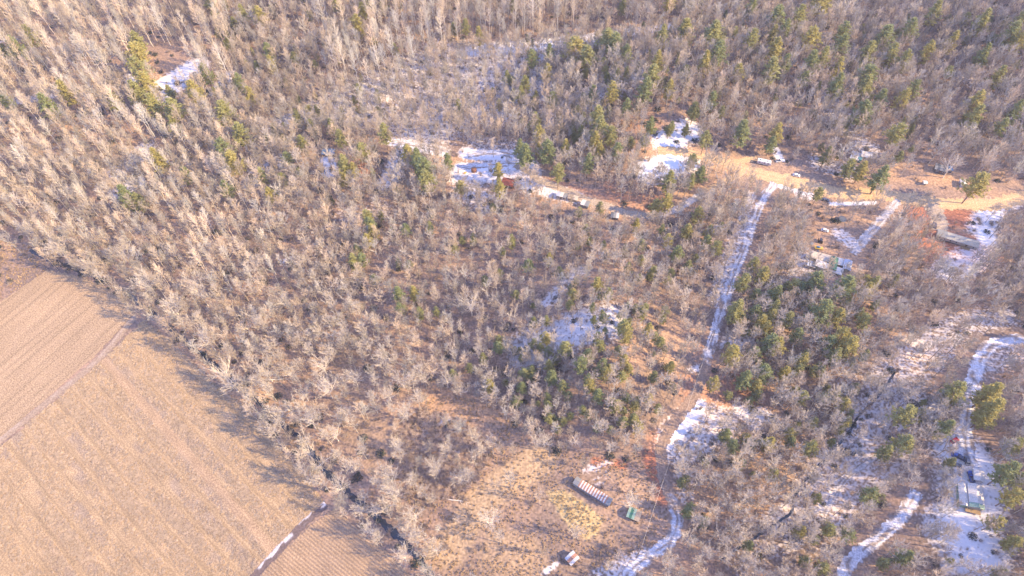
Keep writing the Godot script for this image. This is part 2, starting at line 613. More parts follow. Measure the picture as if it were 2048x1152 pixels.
# a strip of ground laid along a line; shade(along, across) gives its base colour, along in metres, across from -1 to 1
func strip(pts: Array, width: float, lift: float, shade: Callable, across := 7, ragged := 0.25) -> ArrayMesh:
	var v := PackedVector3Array()
	var c := PackedColorArray()
	var normals := PackedVector3Array()
	var index := PackedInt32Array()
	var along := 0.0
	for i in pts.size():
		var p: Vector3 = pts[i]
		var d: Vector3 = pts[mini(i + 1, pts.size() - 1)] - pts[maxi(i - 1, 0)]
		var side := Vector3(-d.z, 0, d.x).normalized()
		if i > 0: along += p.distance_to(pts[i - 1])
		for k in across:
			var t := 2.0 * k / (across - 1) - 1.0
			var edge := absf(t) > 0.99
			var q := p + side * (t * width / 2.0 * (1.0 + (rng.randf_range(-ragged, ragged) if edge else 0.0)))
			v.append(Vector3(q.x, height(q.x, q.z) + (lift if not edge else lift * 0.4), q.z))
			c.append(shade.call(along, t))
			normals.append(Vector3.UP)
			if i > 0 and k > 0:
				var n := i * across + k
				index.append_array([n - across - 1, n - 1, n - across, n - across, n - 1, n])
	var a := []
	a.resize(Mesh.ARRAY_MAX)
	a[Mesh.ARRAY_VERTEX] = v
	a[Mesh.ARRAY_NORMAL] = normals
	a[Mesh.ARRAY_COLOR] = c
	a[Mesh.ARRAY_INDEX] = index
	var m := ArrayMesh.new()
	m.add_surface_from_arrays(Mesh.PRIMITIVE_TRIANGLES, a)
	return m


func keep_clear(pts: Array, half: float) -> void:
	lines.append([pts, half, box_of(pts).grow(half)])


func road(called: String, label: String, p: Array, width: float, shade: Callable, lift := 0.15, verge := 1.2) -> Array:
	var pts := smooth_line(p, 1.3)
	structure(called, strip(pts, width, lift, shade), M.road, label)
	keep_clear(pts, width / 2.0 + verge)
	return pts


func speck(x: float, z: float, s := 1.0) -> float:
	return swell.get_noise_2d(x * 13.0 * s, z * 13.0 * s)


func dirt(a: float, t: float) -> Color:
	var k := 0.88 + 0.14 * speck(a, t * 6.0) + (0.10 if absf(absf(t) - 0.45) < 0.15 else 0.0)
	return Color(0.78, 0.53, 0.28) * k


func brown(a: float, t: float) -> Color:
	var k := 0.85 + 0.2 * speck(a, t * 6.0) + (0.14 if absf(absf(t) - 0.5) < 0.2 else 0.0)
	return Color(0.40, 0.28, 0.20) * k


func snowy(a: float, t: float) -> Color:
	var bare := speck(a * 0.5, t * 7.0) + (0.42 if absf(t) < 0.17 else 0.0) + (0.25 if absf(t) > 0.6 else 0.0) + (0.3 if absf(t) > 0.9 else 0.0)
	var k := smoothstep(0.15, 0.5, bare)
	return Color(0.78, 0.77, 0.80).lerp(Color(0.36, 0.29, 0.25), k)


func pale(a: float, t: float) -> Color:
	return snowy(a, t).lerp(Color(0.52, 0.43, 0.35), 0.45)


func sandy_then_pale(a: float, t: float) -> Color:
	return dirt(a, t).lerp(pale(a, t), smoothstep(26.0, 34.0, a))


func gravel(a: float, t: float) -> Color:
	return Color(0.56, 0.44, 0.32) * (0.9 + 0.15 * speck(a, t * 5.0))


func track(a: float, t: float) -> Color:      # snow, then a bare stretch, then snow again
	var bare := smoothstep(128.0, 136.0, a + 8.0 * speck(a, t)) * (1.0 - smoothstep(208.0, 216.0, a + 8.0 * speck(a, t)))
	return snowy(a, t).lerp(brown(a, t), bare)


func dark_water(a: float, t: float) -> Color:
	return Color(0.02, 0.025, 0.035)


func ditch(a: float, t: float) -> Color:
	var k := smoothstep(-0.05, 0.2, speck(a * 0.6, t * 2.0) - 0.55 * t - 0.1)
	return Color(0.17, 0.125, 0.115).lerp(Color(0.66, 0.65, 0.68), k * (1.0 - smoothstep(0.2, 0.9, absf(t + 0.3))))


func dry_ditch(a: float, t: float) -> Color:
	return ditch(a, t).lerp(Color(0.42, 0.31, 0.215), 0.9)


func make_roads() -> void:
	road("dirt_road", "broad sandy dirt road that runs past the trailers", [2080, 385, 2030, 399, 1985, 408, 1900, 408, 1830, 400, 1750, 388, 1700, 388, 1640, 378, 1580, 362, 1520, 348, 1475, 336], 9.0, dirt, 0.15, 7.0)
	road("dirt_lane", "narrow dirt lane that drops from the junction to the lower bend", [1482, 345, 1440, 368, 1400, 392, 1358, 416, 1315, 432], 4.2, sandy_then_pale, 0.16)
	road("dirt_lane", "dirt lane past the small trailers up to the red roofed house", [1318, 432, 1250, 426, 1210, 410, 1180, 402, 1130, 380, 1082, 362, 1056, 342, 1030, 330], 4.5, gravel, 0.17, 3.5)
	road("dirt_lane", "sandy lane that leads west from the junction to the snowy clearings", [1478, 336, 1440, 320, 1400, 312, 1360, 304, 1315, 300], 6.5, dirt, 0.14, 3.5)
	road("dirt_lane", "short bright dirt lane that leads to the camper", [1462, 334, 1468, 328, 1486, 321, 1514, 316], 4.5, dirt, 0.19)
	road("snowy_track", "straight rutted track under snow that climbs through the woods to the dirt road", [1550, 366, 1528, 395, 1508, 440, 1492, 490, 1470, 545, 1446, 610, 1427, 670, 1412, 720, 1400, 770, 1375, 810, 1345, 850, 1325, 890, 1322, 930, 1330, 970, 1348, 1010, 1354, 1045, 1340, 1082, 1300, 1110, 1262, 1140, 1235, 1175], 5.0, track, 0.15, 2.2)
	road("snowy_road", "snow covered road that bends round the hillside to the double roofed house", [2075, 684, 2040, 680, 2005, 683, 1978, 695, 1957, 730, 1943, 775, 1934, 830, 1930, 870, 1934, 905, 1945, 935], 6.5, snowy, 0.15, 3.5)
	road("snowy_road", "snow covered lower road that runs out between the trees by the creek", [1834, 982, 1805, 1030, 1765, 1070, 1720, 1105, 1690, 1140, 1672, 1175], 5.5, snowy, 0.16, 2.5)
	road("driveway", "pale snow dusted driveway down to the compound with the green roof", [1796, 400, 1762, 440, 1732, 475, 1706, 508], 5.0, pale, 0.17, 3.0)
	road("driveway", "wide gravel driveway down to the long mobile home", [1862, 408, 1876, 436, 1880, 462], 9.0, gravel, 0.18)
	road("snowy_lane", "upper snowy terrace lane above the red roofed house", [935, 310, 960, 306, 990, 304, 1018, 309, 1036, 318], 5.0, snowy, 0.16)
	road("snowy_lane", "lower snowy terrace lane above the red roofed house", [915, 337, 950, 332, 990, 330, 1034, 327], 4.5, snowy, 0.16)
	road("snowy_lane", "snowy lane at the edge of the pines west of the terraces", [785, 284, 820, 287, 855, 293, 890, 304], 4.5, snowy, 0.16)
	road("snowy_path", "faint snowy path along the foot of the hillside by the eastern creek", [1780, 895, 1735, 925, 1695, 955, 1670, 990, 1648, 1030], 2.6, pale, 0.13)
	var c1 := smooth_line([60, 500, 100, 520, 170, 545, 240, 580, 300, 622, 340, 655, 385, 695, 440, 742, 475, 772, 512, 800, 545, 832, 605, 885, 655, 945, 705, 995, 765, 1045, 822, 1100, 875, 1170], 1.5)
	structure("creek", strip(c1, 2.8, 0.07, dark_water, 5, 0.5), M.water, "dark narrow creek under the trees along the crop fields")
	var c2 := smooth_line([1790, 745, 1750, 800, 1717, 832, 1700, 862, 1655, 912, 1625, 945, 1600, 975, 1586, 1000, 1583, 1024, 1550, 1048, 1505, 1078, 1440, 1120], 1.5)
	structure("creek", strip(c2, 1.0, 0.07, dark_water, 5, 0.5), M.water, "dark winding creek at the foot of the snowy eastern slope")
	keep_clear(c1, 0.7)
	keep_clear(c2, 0.7)
	var d1 := smooth_line([-80, 950, 0, 882, 100, 800, 200, 716, 272, 630], 1.0)
	keep_clear(d1, 5.0)
	structure("field_ditch", strip(d1, 3.4, 0.2, dry_ditch, 9, 0.2), M.road, "dry weedy ditch between the two larger crop fields")
	var d2 := smooth_line([470, 1190, 515, 1145, 562, 1094, 612, 1043, 652, 1008], 1.0)
	keep_clear(d2, 5.0)
	structure("field_ditch", strip(d2, 3.6, 0.2, ditch, 9, 0.2), M.road, "snow filled ditch beside the furrowed corner field")
	for p in [[c1, "the field creek"], [c2, "the eastern creek"]]:
		pass


# ---------------------------------------------------------------- crop fields
func field(label: String, outline: Array, row_from: Array, row_to: Array, cell: float, lift: float, shade: Callable, ridge := 0.0, pitch := 1.3) -> void:
	var poly := shape_of(outline)
	var a := flat(row_from[0], row_from[1])
	var along := (flat(row_to[0], row_to[1]) - a).normalized()
	var across := Vector2(-along.y, along.x)
	var local := PackedVector2Array()
	for p in poly: local.append(Vector2((p - a).dot(along), (p - a).dot(across)))
	var r := box_of(local)
	var nu := int(r.size.x / (cell * 2.0)) + 2
	var nv := int(r.size.y / cell) + 2
	var v := PackedVector3Array()
	var c := PackedColorArray()
	for j in nv:
		var y0 := r.position.y + j * cell
		for i in nu:
			var x0 := r.position.x + i * cell * 2.0
			if not Geometry2D.is_point_in_polygon(Vector2(x0 + cell, y0 + cell / 2.0), local): continue
			var q := []
			for k in 4:
				var x := x0 + (cell * 2.0 if k == 1 or k == 2 else 0.0)
				var y := y0 + (cell if k > 1 else 0.0)
				var w := a + along * x + across * y
				var up := lift + ridge * 0.5 * cos(TAU * y / pitch) if ridge > 0.0 else lift
				q.append(Vector3(w.x, height(w.x, w.y) + up, w.y))
				if k == 0: continue
			quad(v, q[0], q[1], q[2], q[3])
			var c0: Color = shade.call(x0, y0)
			var c1: Color = shade.call(x0 + cell * 2.0, y0)
			var c2: Color = shade.call(x0 + cell * 2.0, y0 + cell)
			var c3: Color = shade.call(x0, y0 + cell)
			c.append_array([c0, c1, c2, c0, c2, c3])
	structure("crop_field", mesh_of(v, c), M.field, label)
	clear_polys.append([poly, 0.0, box_of(poly)])


func rows_wide(x: float, y: float) -> Color:     # bands of trampled stalks between bare lanes
	var lane := fposmod(y + 1.5 * speck(x * 0.02, 3.0), 8.6) / 8.6
	var stalk := smoothstep(-0.1, 0.35, speck(x * 0.07, y * 0.16) + 0.5 * speck(x * 0.5, y * 0.8)) * smoothstep(0.12, 0.25, lane) * (1.0 - smoothstep(0.7, 0.85, lane))
	var c := Color(0.56, 0.405, 0.235).lerp(Color(0.46, 0.35, 0.245), stalk)
	if (absf(lane - 0.06) < 0.04 or absf(lane - 0.93) < 0.03) and speck(x * 0.03, floorf(y / 8.6) * 9.0) > -0.45: c = c * 0.78
	if absf(y - 24.0 - 0.03 * x) < 2.0: c = c.lerp(Color(0.57, 0.40, 0.245), 0.7)
	return c * (0.93 + 0.18 * speck(x * 0.3, y))


func rows_fine(x: float, y: float) -> Color:
	var lane := fposmod(y + 0.5 * speck(x * 0.04, y * 0.1), 4.1) / 4.1
	var c := Color(0.535, 0.39, 0.24) * (0.94 + 0.12 * speck(x * 0.02, y * 0.04) + 0.16 * speck(x * 0.12, y))
	if lane < 0.13 and speck(x * 0.05, floorf(y / 4.1) * 7.0) > -0.3: c = c * 0.8
	if lane > 0.55 and lane < 0.7: c = c * 1.06
	return c


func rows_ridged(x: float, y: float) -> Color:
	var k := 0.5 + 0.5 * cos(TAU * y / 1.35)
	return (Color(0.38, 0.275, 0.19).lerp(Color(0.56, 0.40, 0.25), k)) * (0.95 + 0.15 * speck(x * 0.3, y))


func make_fields() -> void:
	field("harvested field of fine rows beyond the dry ditch", [-110, 700, 0, 605, 95, 540, 180, 557, 252, 600, 268, 628, 190, 712, 95, 795, 0, 876, -110, 970], [0, 870], [270, 628], 0.7, 0.12, rows_fine)
	field("large harvested field with bands of trampled stalks between its two ditches", [288, 640, 350, 690, 420, 760, 500, 820, 545, 880, 600, 940, 648, 1003, 606, 1040, 556, 1090, 500, 1150, 440, 1210, -110, 1210, -110, 985, 0, 893, 105, 806, 204, 722], [285, 650], [655, 1005], 0.7, 0.12, rows_wide)
	field("corner field of dark parallel furrows beyond the snowy ditch", [668, 1018, 725, 1065, 775, 1105, 835, 1165, 870, 1215, 455, 1215, 520, 1152, 568, 1102, 622, 1050], [620, 1060], [790, 1200], 0.34, 0.18, rows_ridged, 0.2, 1.35)


# ---------------------------------------------------------------- buildings
func landmark(p: Vector3, called: String) -> void:
	landmarks.append([p, called])


func frame_of(a: Vector2, b: Vector2, above: float) -> Array:    # the place midway between two pixels that lie so high, the turn along them, their distance
	var p := at(a.x, a.y, above)
	var q := at(b.x, b.y, above)
	var mid := (p + q) / 2.0
	return [ground(mid.x, mid.z), -atan2(q.z - p.z, q.x - p.x), Vector2(q.x - p.x, q.z - p.z).length()]


# parts of a gabled box: ridge along x, length l, width w
func gabled(o: Node3D, l: float, w: float, wall: float, rise: float, wall_mat: Material, roof_mats: Array, over := 0.35, shift := Vector3.ZERO, wall_name := "wall") -> void:
	var v := PackedVector3Array()
	var y0 := -0.6
	for s in [-1, 1]:
		box(v, shift + Vector3(0, (wall + y0) / 2.0, s * (w / 2.0 - 0.08)), Vector3(l, wall - y0, 0.16))
		box(v, shift + Vector3(s * (l / 2.0 - 0.08), (wall + y0) / 2.0 - 0.004, 0), Vector3(0.156, wall - y0, w - 0.32))
		var x: float = s * (l / 2.0 - 0.08)
		v.append_array([shift + Vector3(x, wall, -w / 2.0 + 0.1), shift + Vector3(x, wall + rise - 0.05, 0), shift + Vector3(x, wall, w / 2.0 - 0.1)])
	part(o, wall_name, v, wall_mat)
	var n := roof_mats.size()
	var full := l + over * 2.0
	for s in [-1, 1]:
		for k in n:
			var x0 := -full / 2.0 + full * k / n
			var x1 := -full / 2.0 + full * (k + 1) / n - (0.03 if k < n - 1 else 0.0)
			var lift := 0.03 if k % 2 else 0.0
			var zo: float = s * (w / 2.0 + over)
			var drop := -rise * over * 2.0 / w
			var r := PackedVector3Array()
			var e := [Vector3(x0, wall + rise + 0.12 + lift, 0.0), Vector3(x1, wall + rise + 0.12 + lift, 0.0), Vector3(x1, wall + drop + 0.12 + lift, zo), Vector3(x0, wall + drop + 0.12 + lift, zo)]
			var g := []
			for p in e: g.append(shift + p)
			var d := Vector3(0, -0.1, 0)
			quad(r, g[0], g[1], g[2], g[3])
			quad(r, g[0] + d, g[3] + d, g[2] + d, g[1] + d)
			quad(r, g[3], g[2], g[2] + d, g[3] + d)
			quad(r, g[0], g[3], g[3] + d, g[0] + d)
			quad(r, g[1], g[1] + d, g[2] + d, g[2])
			part(o, "roof" if n == 1 else "roof_panel", r, roof_mats[k])


func openings(o: Node3D, l: float, w: float, wall: float, side: int, xs: Array, door_x := 1e9) -> void:
	for x in xs:
		var f := part(o, "window", boxed(Vector3(x, wall * 0.58, side * (w / 2.0 + 0.02)), Vector3(1.1, 1.0, 0.06)), M.car_white)
		part(f, "pane", boxed(Vector3(x, wall * 0.58, side * (w / 2.0 + 0.055)), Vector3(0.9, 0.8, 0.03)), M.glass)
	if door_x < 1e8:
		var d := part(o, "door", boxed(Vector3(door_x, 1.05, side * (w / 2.0 + 0.03)), Vector3(0.95, 2.1, 0.06)), M.wood)
		part(d, "handle", boxed(Vector3(door_x + 0.35, 1.0, side * (w / 2.0 + 0.08)), Vector3(0.06, 0.14, 0.05)), M.steel)


func room_for(p: Vector3, r: float) -> void:
	spots.append([p.x, p.z, r])


func building(called: String, label: String, category: String, a: Vector2, b: Vector2, w: float, wall: float, rise: float, wall_mat: Material, roofs: Array, mark := "") -> Array:
	var f := frame_of(a, b, wall + rise)
	var o := thing(called, label, category, f[0], f[1])
	var l: float = f[2]
	gabled(o, l, w, wall, rise, wall_mat, roofs)
	for k in int(l / w) + 1:
		var t := (k + 0.5) / (int(l / w) + 1) - 0.5
		var q := o.transform * Vector3(t * l, 0, 0)
		room_for(q, w * 0.75 + 1.5)
		room_for(q + Vector3(0, 0, 5.0), 4.0)
		room_for(q + Vector3(6.0, 0, 2.0), 3.5)
	if mark: landmark(f[0], mark)
	return [o, l]


func make_buildings() -> void:
	var striped := []
	for k in 28:
		striped.append([M.rust_light, M.sheet_white][k % 2] if k > 3 and k < 25 else M.sheet_grey)
	var r := building("pole_barn", "long low barn roofed in alternating white and rusty metal sheets", "barn", Vector2(1151, 959), Vector2(1221, 1004), 3.0, 2.4, 0.6, M.wood, striped, "the long striped barn")
	var o: Node3D = r[0]
	var l: float = r[1]
	for k in 7:
		part(o, "post", boxed(Vector3(-l / 2.0 + l * k / 6.0, 1.2, 1.95), Vector3(0.16, 2.9, 0.16)), M.wood)
	var lean := PackedVector3Array()
	quad(lean, Vector3(-l / 2.0, 2.2, 1.8), Vector3(l / 2.0, 2.2, 1.8), Vector3(l / 2.0, 1.95, 2.3), Vector3(-l / 2.0, 1.95, 2.3))
	quad(lean, Vector3(-l / 2.0, 2.14, 1.8), Vector3(-l / 2.0, 1.89, 2.3), Vector3(l / 2.0, 1.89, 2.3), Vector3(l / 2.0, 2.14, 1.8))
	part(o, "eave", lean, M.sheet_dark)

	r = building("shed", "small shed with a half green half brown metal roof", "shed", Vector2(1258, 1022), Vector2(1280, 1032), 4.2, 2.2, 0.8, M.wood, [M.sheet_mint, M.sheet_green, M.sheet_mint, M.siding_tan, M.siding_tan], "the green roofed shed")
	openings(r[0], r[1], 4.2, 2.2, 1, [], 0.0)
	r = building("shed", "little shed patched with white, rusty and bluish roof sheets", "shed", Vector2(1139, 1109), Vector2(1150, 1122), 4.2, 2.3, 0.6, M.siding, [M.sheet_blue, M.rust_light, M.sheet_white], "the little patched shed")
	openings(r[0], r[1], 4.2, 2.3, 1, [], 0.3)

	# the compound with the green roof
	r = building("house_trailer", "cream roofed rear trailer of the compound", "trailer", Vector2(1624, 508), Vector2(1687, 522), 4.3, 2.5, 0.5, M.siding_tan, [M.sheet_cream, M.sheet_cream, M.sheet_cream, M.sheet_white])
	openings(r[0], r[1], 4.3, 2.5, 1, [-5.0, -2.0, 4.0], 1.0)
	r = building("house_trailer", "white roofed front trailer with green eaves in the compound", "trailer", Vector2(1632, 525), Vector2(1686, 541), 4.0, 2.5, 0.5, M.sheet_mint, [M.sheet_white, M.sheet_white, M.sheet_cream, M.sheet_white], "the compound of trailers")
	openings(r[0], r[1], 4.0, 2.5, 1, [-4.5, -1.5, 4.5], 1.2)
	var f := frame_of(Vector2(1669, 517), Vector2(1667, 534), 4.1)
	o = thing("breezeway", "raised green metal roof that spans the two trailers", "roof", f[0], f[1])
	gabled(o, f[2] + 1.4, 3.6, 3.5, 0.7, M.wood, [M.sheet_green, M.sheet_green, M.sheet_green], 0.2)
	r = building("shed", "low bluish white shed against the west end of the compound", "shed", Vector2(1617, 525), Vector2(1631, 529), 3.2, 2.1, 0.4, M.siding, [M.sheet_blue, M.sheet_white])
	openings(r[0], r[1], 3.2, 2.1, 1, [], 0.0)
	r = building("garage", "bluish metal garage with a dark east wall by the driveway", "garage", Vector2(1697, 521), Vector2(1695, 536), 3.4, 2.4, 0.5, M.sheet_dark, [M.sheet_blue, M.sheet_blue], "the bluish garage")
	part(r[0], "garage_door", boxed(Vector3(-r[1] / 2.0 - 0.03, 1.1, 0), Vector3(0.06, 2.1, 2.5)), M.siding)

	# long mobile home
	r = building("mobile_home", "long grey shingled mobile home on bare red clay", "mobile home", Vector2(1876, 464), Vector2(1959, 486), 4.6, 2.6, 0.8, M.siding, [M.sheet_grey, M.sheet_grey, M.shingle, M.shingle, M.shingle, M.shingle, M.shingle, M.shingle], "the long mobile home")
	o = r[0]
	l = r[1]
	openings(o, l, 4.6, 2.6, 1, [-8.5, -6.0, -3.0, 0.0, 8.5], 5.0)
	part(o, "skirting", boxed(Vector3(0, 0.15, 0), Vector3(l + 0.06, 0.9, 4.66)), M.sheet_dark)
	var dk := part(o, "deck", boxed(Vector3(5.0, 0.5, 3.3), Vector3(4.6, 0.16, 1.9)), M.deck)
	for x in [2.9, 5.0, 7.1]:
		part(dk, "post", boxed(Vector3(x, 0.62, 4.15), Vector3(0.1, 1.5, 0.1)), M.deck)
	for x in [-2.0, 0.6]:
		var vent := PackedVector3Array()
		tube(vent, [Vector3(x, 2.9, 1.1), Vector3(x, 3.6, 1.1)], [0.12, 0.12], 6, true)
		part(o, "vent_pipe", vent, M.sheet_dark)

	# house in the eastern clearing
	r = building("house", "long double roofed house at the end of the snowy road", "house", Vector2(1954, 968), Vector2(1955, 1015), 5.4, 2.6, 0.9, M.siding, [M.sheet_white, M.sheet_white, M.sheet_white, M.sheet_white, M.sheet_mint], "the double roofed house")
	o = r[0]
	openings(o, r[1], 5.4, 2.6, -1, [-3.0, 3.0], 0.0)
	openings(o, r[1], 5.4, 2.6, 1, [-3.0, 0.5, 3.0])
	part(o, "porch", boxed(Vector3(r[1] / 2.0 + 1.0, 0.25, 0.6), Vector3(1.7, 0.3, 6.0)), M.deck)
	r = building("house_wing", "narrow pale wing beside the double roofed house", "house", Vector2(1929, 966), Vector2(1930, 1010), 3.4, 2.5, 0.6, M.sheet_mint, [M.sheet_white, M.sheet_white, M.sheet_white, M.sheet_white])
	openings(r[0], r[1], 3.4, 2.5, -1, [-3.0, 0.0, 3.0])
	f = frame_of(Vector2(1959, 940), Vector2(1959, 962), 3.0)
	o = thing("carport", "open carport with a white metal roof north of the double roofed house", "carport", f[0], f[1])
	for x in [-1, 1]:
		for z in [-1, 1]:
			part(o, "post", boxed(Vector3(x * (f[2] / 2.0 - 0.3), 1.1, z * 1.7), Vector3(0.14, 3.0, 0.14)), M.steel)
	var slab := PackedVector3Array()
	prism(slab, [Vector2(-2.2, 2.6), Vector2(0, 3.0), Vector2(2.2, 2.6), Vector2(2.2, 2.68), Vector2(0, 3.08), Vector2(-2.2, 2.68)], -f[2] / 2.0, f[2] / 2.0)
	var turned := PackedVector3Array()
	for p in slab: turned.append(Vector3(p.z, p.y, -p.x))
	part(o, "roof", turned, M.sheet_white)
	room_for(f[0], 4.0)
	var pad := PackedVector3Array()
	var outline := [[1918, 921], [1945, 925], [1947, 968], [1916, 952]]
	var corners := []
	for q in outline:
		var g := at(q[0], q[1])
		corners.append(g + Vector3(0, 0.22, 0))
	quad(pad, corners[0], corners[1], corners[2], corners[3])
	for k in 4:
		quad(pad, corners[k], corners[(k + 1) % 4], corners[(k + 1) % 4] - Vector3(0, 0.9, 0), corners[k] - Vector3(0, 0.9, 0))
	structure("parking_pad", mesh_of(pad), M.concrete, "pale concrete parking pad in front of the double roofed house")

	# along the dirt road
	r = building("house", "white roofed cottage with a teal porch north of the dirt road", "house", Vector2(1724, 306), Vector2(1744, 309), 4.6, 2.7, 0.6, M.siding, [M.sheet_white, M.sheet_white, M.sheet_white], "the white roofed cottage")
	openings(r[0], r[1], 4.6, 2.7, 1, [1.8], -1.0)
	r = building("annex", "low snowy annex on the west side of the white roofed cottage", "annex", Vector2(1704, 308), Vector2(1719, 313), 6.5, 2.2, 0.3, M.siding_tan, [M.sheet_blue, M.sheet_white])
	f = frame_of(Vector2(1718, 315), Vector2(1724, 317), 2.6)
	o = thing("porch", "small teal porch between cottage and snowy annex", "porch", f[0], f[1])
	gabled(o, 2.0, 2.6, 2.4, 0.3, M.teal, [M.teal], 0.15)
	r = building("house_trailer", "grey ribbed trailer at the back of the sandy clearing", "trailer", Vector2(1872, 331), Vector2(1896, 338), 4.6, 2.6, 0.5, M.sheet_dark, [M.sheet_grey, M.sheet_dark, M.sheet_grey, M.sheet_dark, M.sheet_grey], "the grey ribbed trailer")
	openings(r[0], r[1], 4.6, 2.6, 1, [-1.8, 1.8], 0.0)
	r = building("cargo_box", "blue box container at the east end of the grey trailer", "container", Vector2(1901, 333), Vector2(1902, 340), 2.0, 2.3, 0.1, M.tarp, [M.tarp])
	part(r[0], "door", boxed(Vector3(r[1] / 2.0 + 0.03, 1.1, 0), Vector3(0.05, 2.0, 1.6)), M.sheet_dark)
	r = building("shed", "tiny white shed on the grassy strip above the dirt road", "shed", Vector2(1848, 363), Vector2(1854, 363), 2.0, 1.8, 0.4, M.siding, [M.sheet_white])
	part(r[0], "door", boxed(Vector3(0.0, 0.85, 1.03), Vector3(0.8, 1.6, 0.05)), M.wood)
	r = building("shed", "narrow white shed beside the big pine in the sandy clearing", "shed", Vector2(1926, 358), Vector2(1929, 370), 2.6, 2.1, 0.4, M.sheet_blue, [M.sheet_white, M.sheet_white])
	part(r[0], "door", boxed(Vector3(0.0, 0.95, 1.33), Vector3(0.8, 1.8, 0.05)), M.wood)

	# terraces and little trailers to the west
	r = building("house", "cabin with a weathered red roof below the snowy terraces", "cabin", Vector2(1006, 359), Vector2(1027, 361), 5.4, 2.5, 1.5, M.wood, [M.roof_red, M.roof_red, M.roof_red], "the red roofed cabin")
	openings(r[0], r[1], 5.4, 2.5, 1, [-1.8, 1.8], 0.0)
	r = building("house_trailer", "white flat trailer on the snowy shoulder of the lane", "trailer", Vector2(1115, 386), Vector2(1133, 391), 3.0, 2.4, 0.3, M.siding, [M.sheet_blue, M.sheet_white, M.sheet_grey], "the flat white trailer")
	openings(r[0], r[1], 3.0, 2.4, 1, [-1.6, 1.6], 0.0)
	r = building("shed", "tan shed between the flat white trailer and the grey one", "shed", Vector2(1138, 391), Vector2(1155, 396), 2.8, 2.1, 0.4, M.siding_tan, [M.siding_tan, M.sheet_cream])
	openings(r[0], r[1], 2.8, 2.1, 1, [], 0.0)
	r = building("house_trailer", "grey trailer with snow on its roof where the lane turns sandy", "trailer", Vector2(1164, 403), Vector2(1178, 407), 3.6, 2.3, 0.4, M.sheet_grey, [M.sheet_white, M.sheet_grey])
	openings(r[0], r[1], 3.6, 2.3, 1, [-1.0, 1.0])
	r = building("shed", "dark grey shed with a pale end on the sandy lane", "shed", Vector2(1223, 428), Vector2(1237, 430), 3.4, 2.2, 0.5, M.sheet_dark, [M.sheet_dark, M.sheet_grey, M.sheet_white], "the dark grey shed")
	openings(r[0], r[1], 3.4, 2.2, 1, [], 0.0)
	r = building("shelter", "shelter under a bright blue tarpaulin among western woods", "shelter", Vector2(645, 300), Vector2(669, 302), 4.6, 2.0, 0.9, M.wood, [M.tarp, M.tarp, M.tarp], "the blue tarpaulin shelter")
	part(r[0], "door", boxed(Vector3(0, 0.9, 2.33), Vector3(0.9, 1.7, 0.05)), M.wood)
	landmark(at(1480, 338), "the road junction")
	landmark(at(1490, 490), "the upper straight of the snowy track")
	landmark(at(1425, 670), "the lower straight of the snowy track")
	landmark(at(1385, 800), "the red clay bend of the track")
	landmark(at(1395, 850), "the snow patch beside the track")
	landmark(at(1325, 940), "the orange clay bank")
	landmark(at(1350, 1040), "the last bend of the track")
	landmark(at(268, 632), "the head of the dry ditch")
	landmark(at(652, 1008), "the head of the snowy ditch")
	landmark(at(300, 622), "the top corner of the large field")
	landmark(at(500, 815), "the middle of the large field's edge")
	landmark(at(800, 1090), "the corner field's edge")
	landmark(at(1140, 1020), "the yellow grass patch")
	landmark(at(960, 960), "the brown meadow")
	landmark(at(1140, 665), "the shaded snow hollow")
	landmark(at(1200, 560), "the faint snow trail")
	landmark(at(1640, 650), "the pine knoll")
	landmark(at(1600, 975), "the creek's lower bend")
	landmark(at(1715, 832), "the creek's upper bend")
	landmark(at(1780, 700), "the pale snow sheet on the slope")
	landmark(at(1950, 760), "the snowy road's curve")
	landmark(at(1760, 1070), "the lower snowy road")
	landmark(at(1930, 540), "the snow bank under the mobile home")
	landmark(at(1345, 270), "the upper snow clearing")
	landmark(at(1335, 340), "the lower snow clearing")
	landmark(at(985, 318), "the snowy terraces")
	landmark(at(960, 180), "the blue snow ravine")
	landmark(at(1180, 90), "the snowy ridge line")
	landmark(at(360, 155), "the western snow glade")
	landmark(at(90, 195), "the far western snow patch")
	landmark(at(260, 330), "the snow strip in the poplars")
	landmark(at(600, 480), "the leaning poplars")
	landmark(at(840, 620), "the middle of the bare woods")
	landmark(at(560, 620), "the western bare woods")
	landmark(at(1550, 150), "the northern mixed woods")
	landmark(at(1800, 200), "the northeastern slope")
	landmark(at(1960, 90), "the shaded northeastern corner")
	landmark(at(700, 60), "the northern ridge")
	landmark(at(1320, 560), "the open woods west of the track")
	landmark(at(1480, 900), "the oak slope above the creek")
	landmark(at(2020, 600), "the eastern hollow")
	landmark(at(1110, 780), "the shaded hillside")
	landmark(at(1290, 800), "the sparse hillside above the barn")
	landmark(at(760, 460), "the dark pine cluster")
	landmark(at(1000, 480), "the low woods below the cabin")


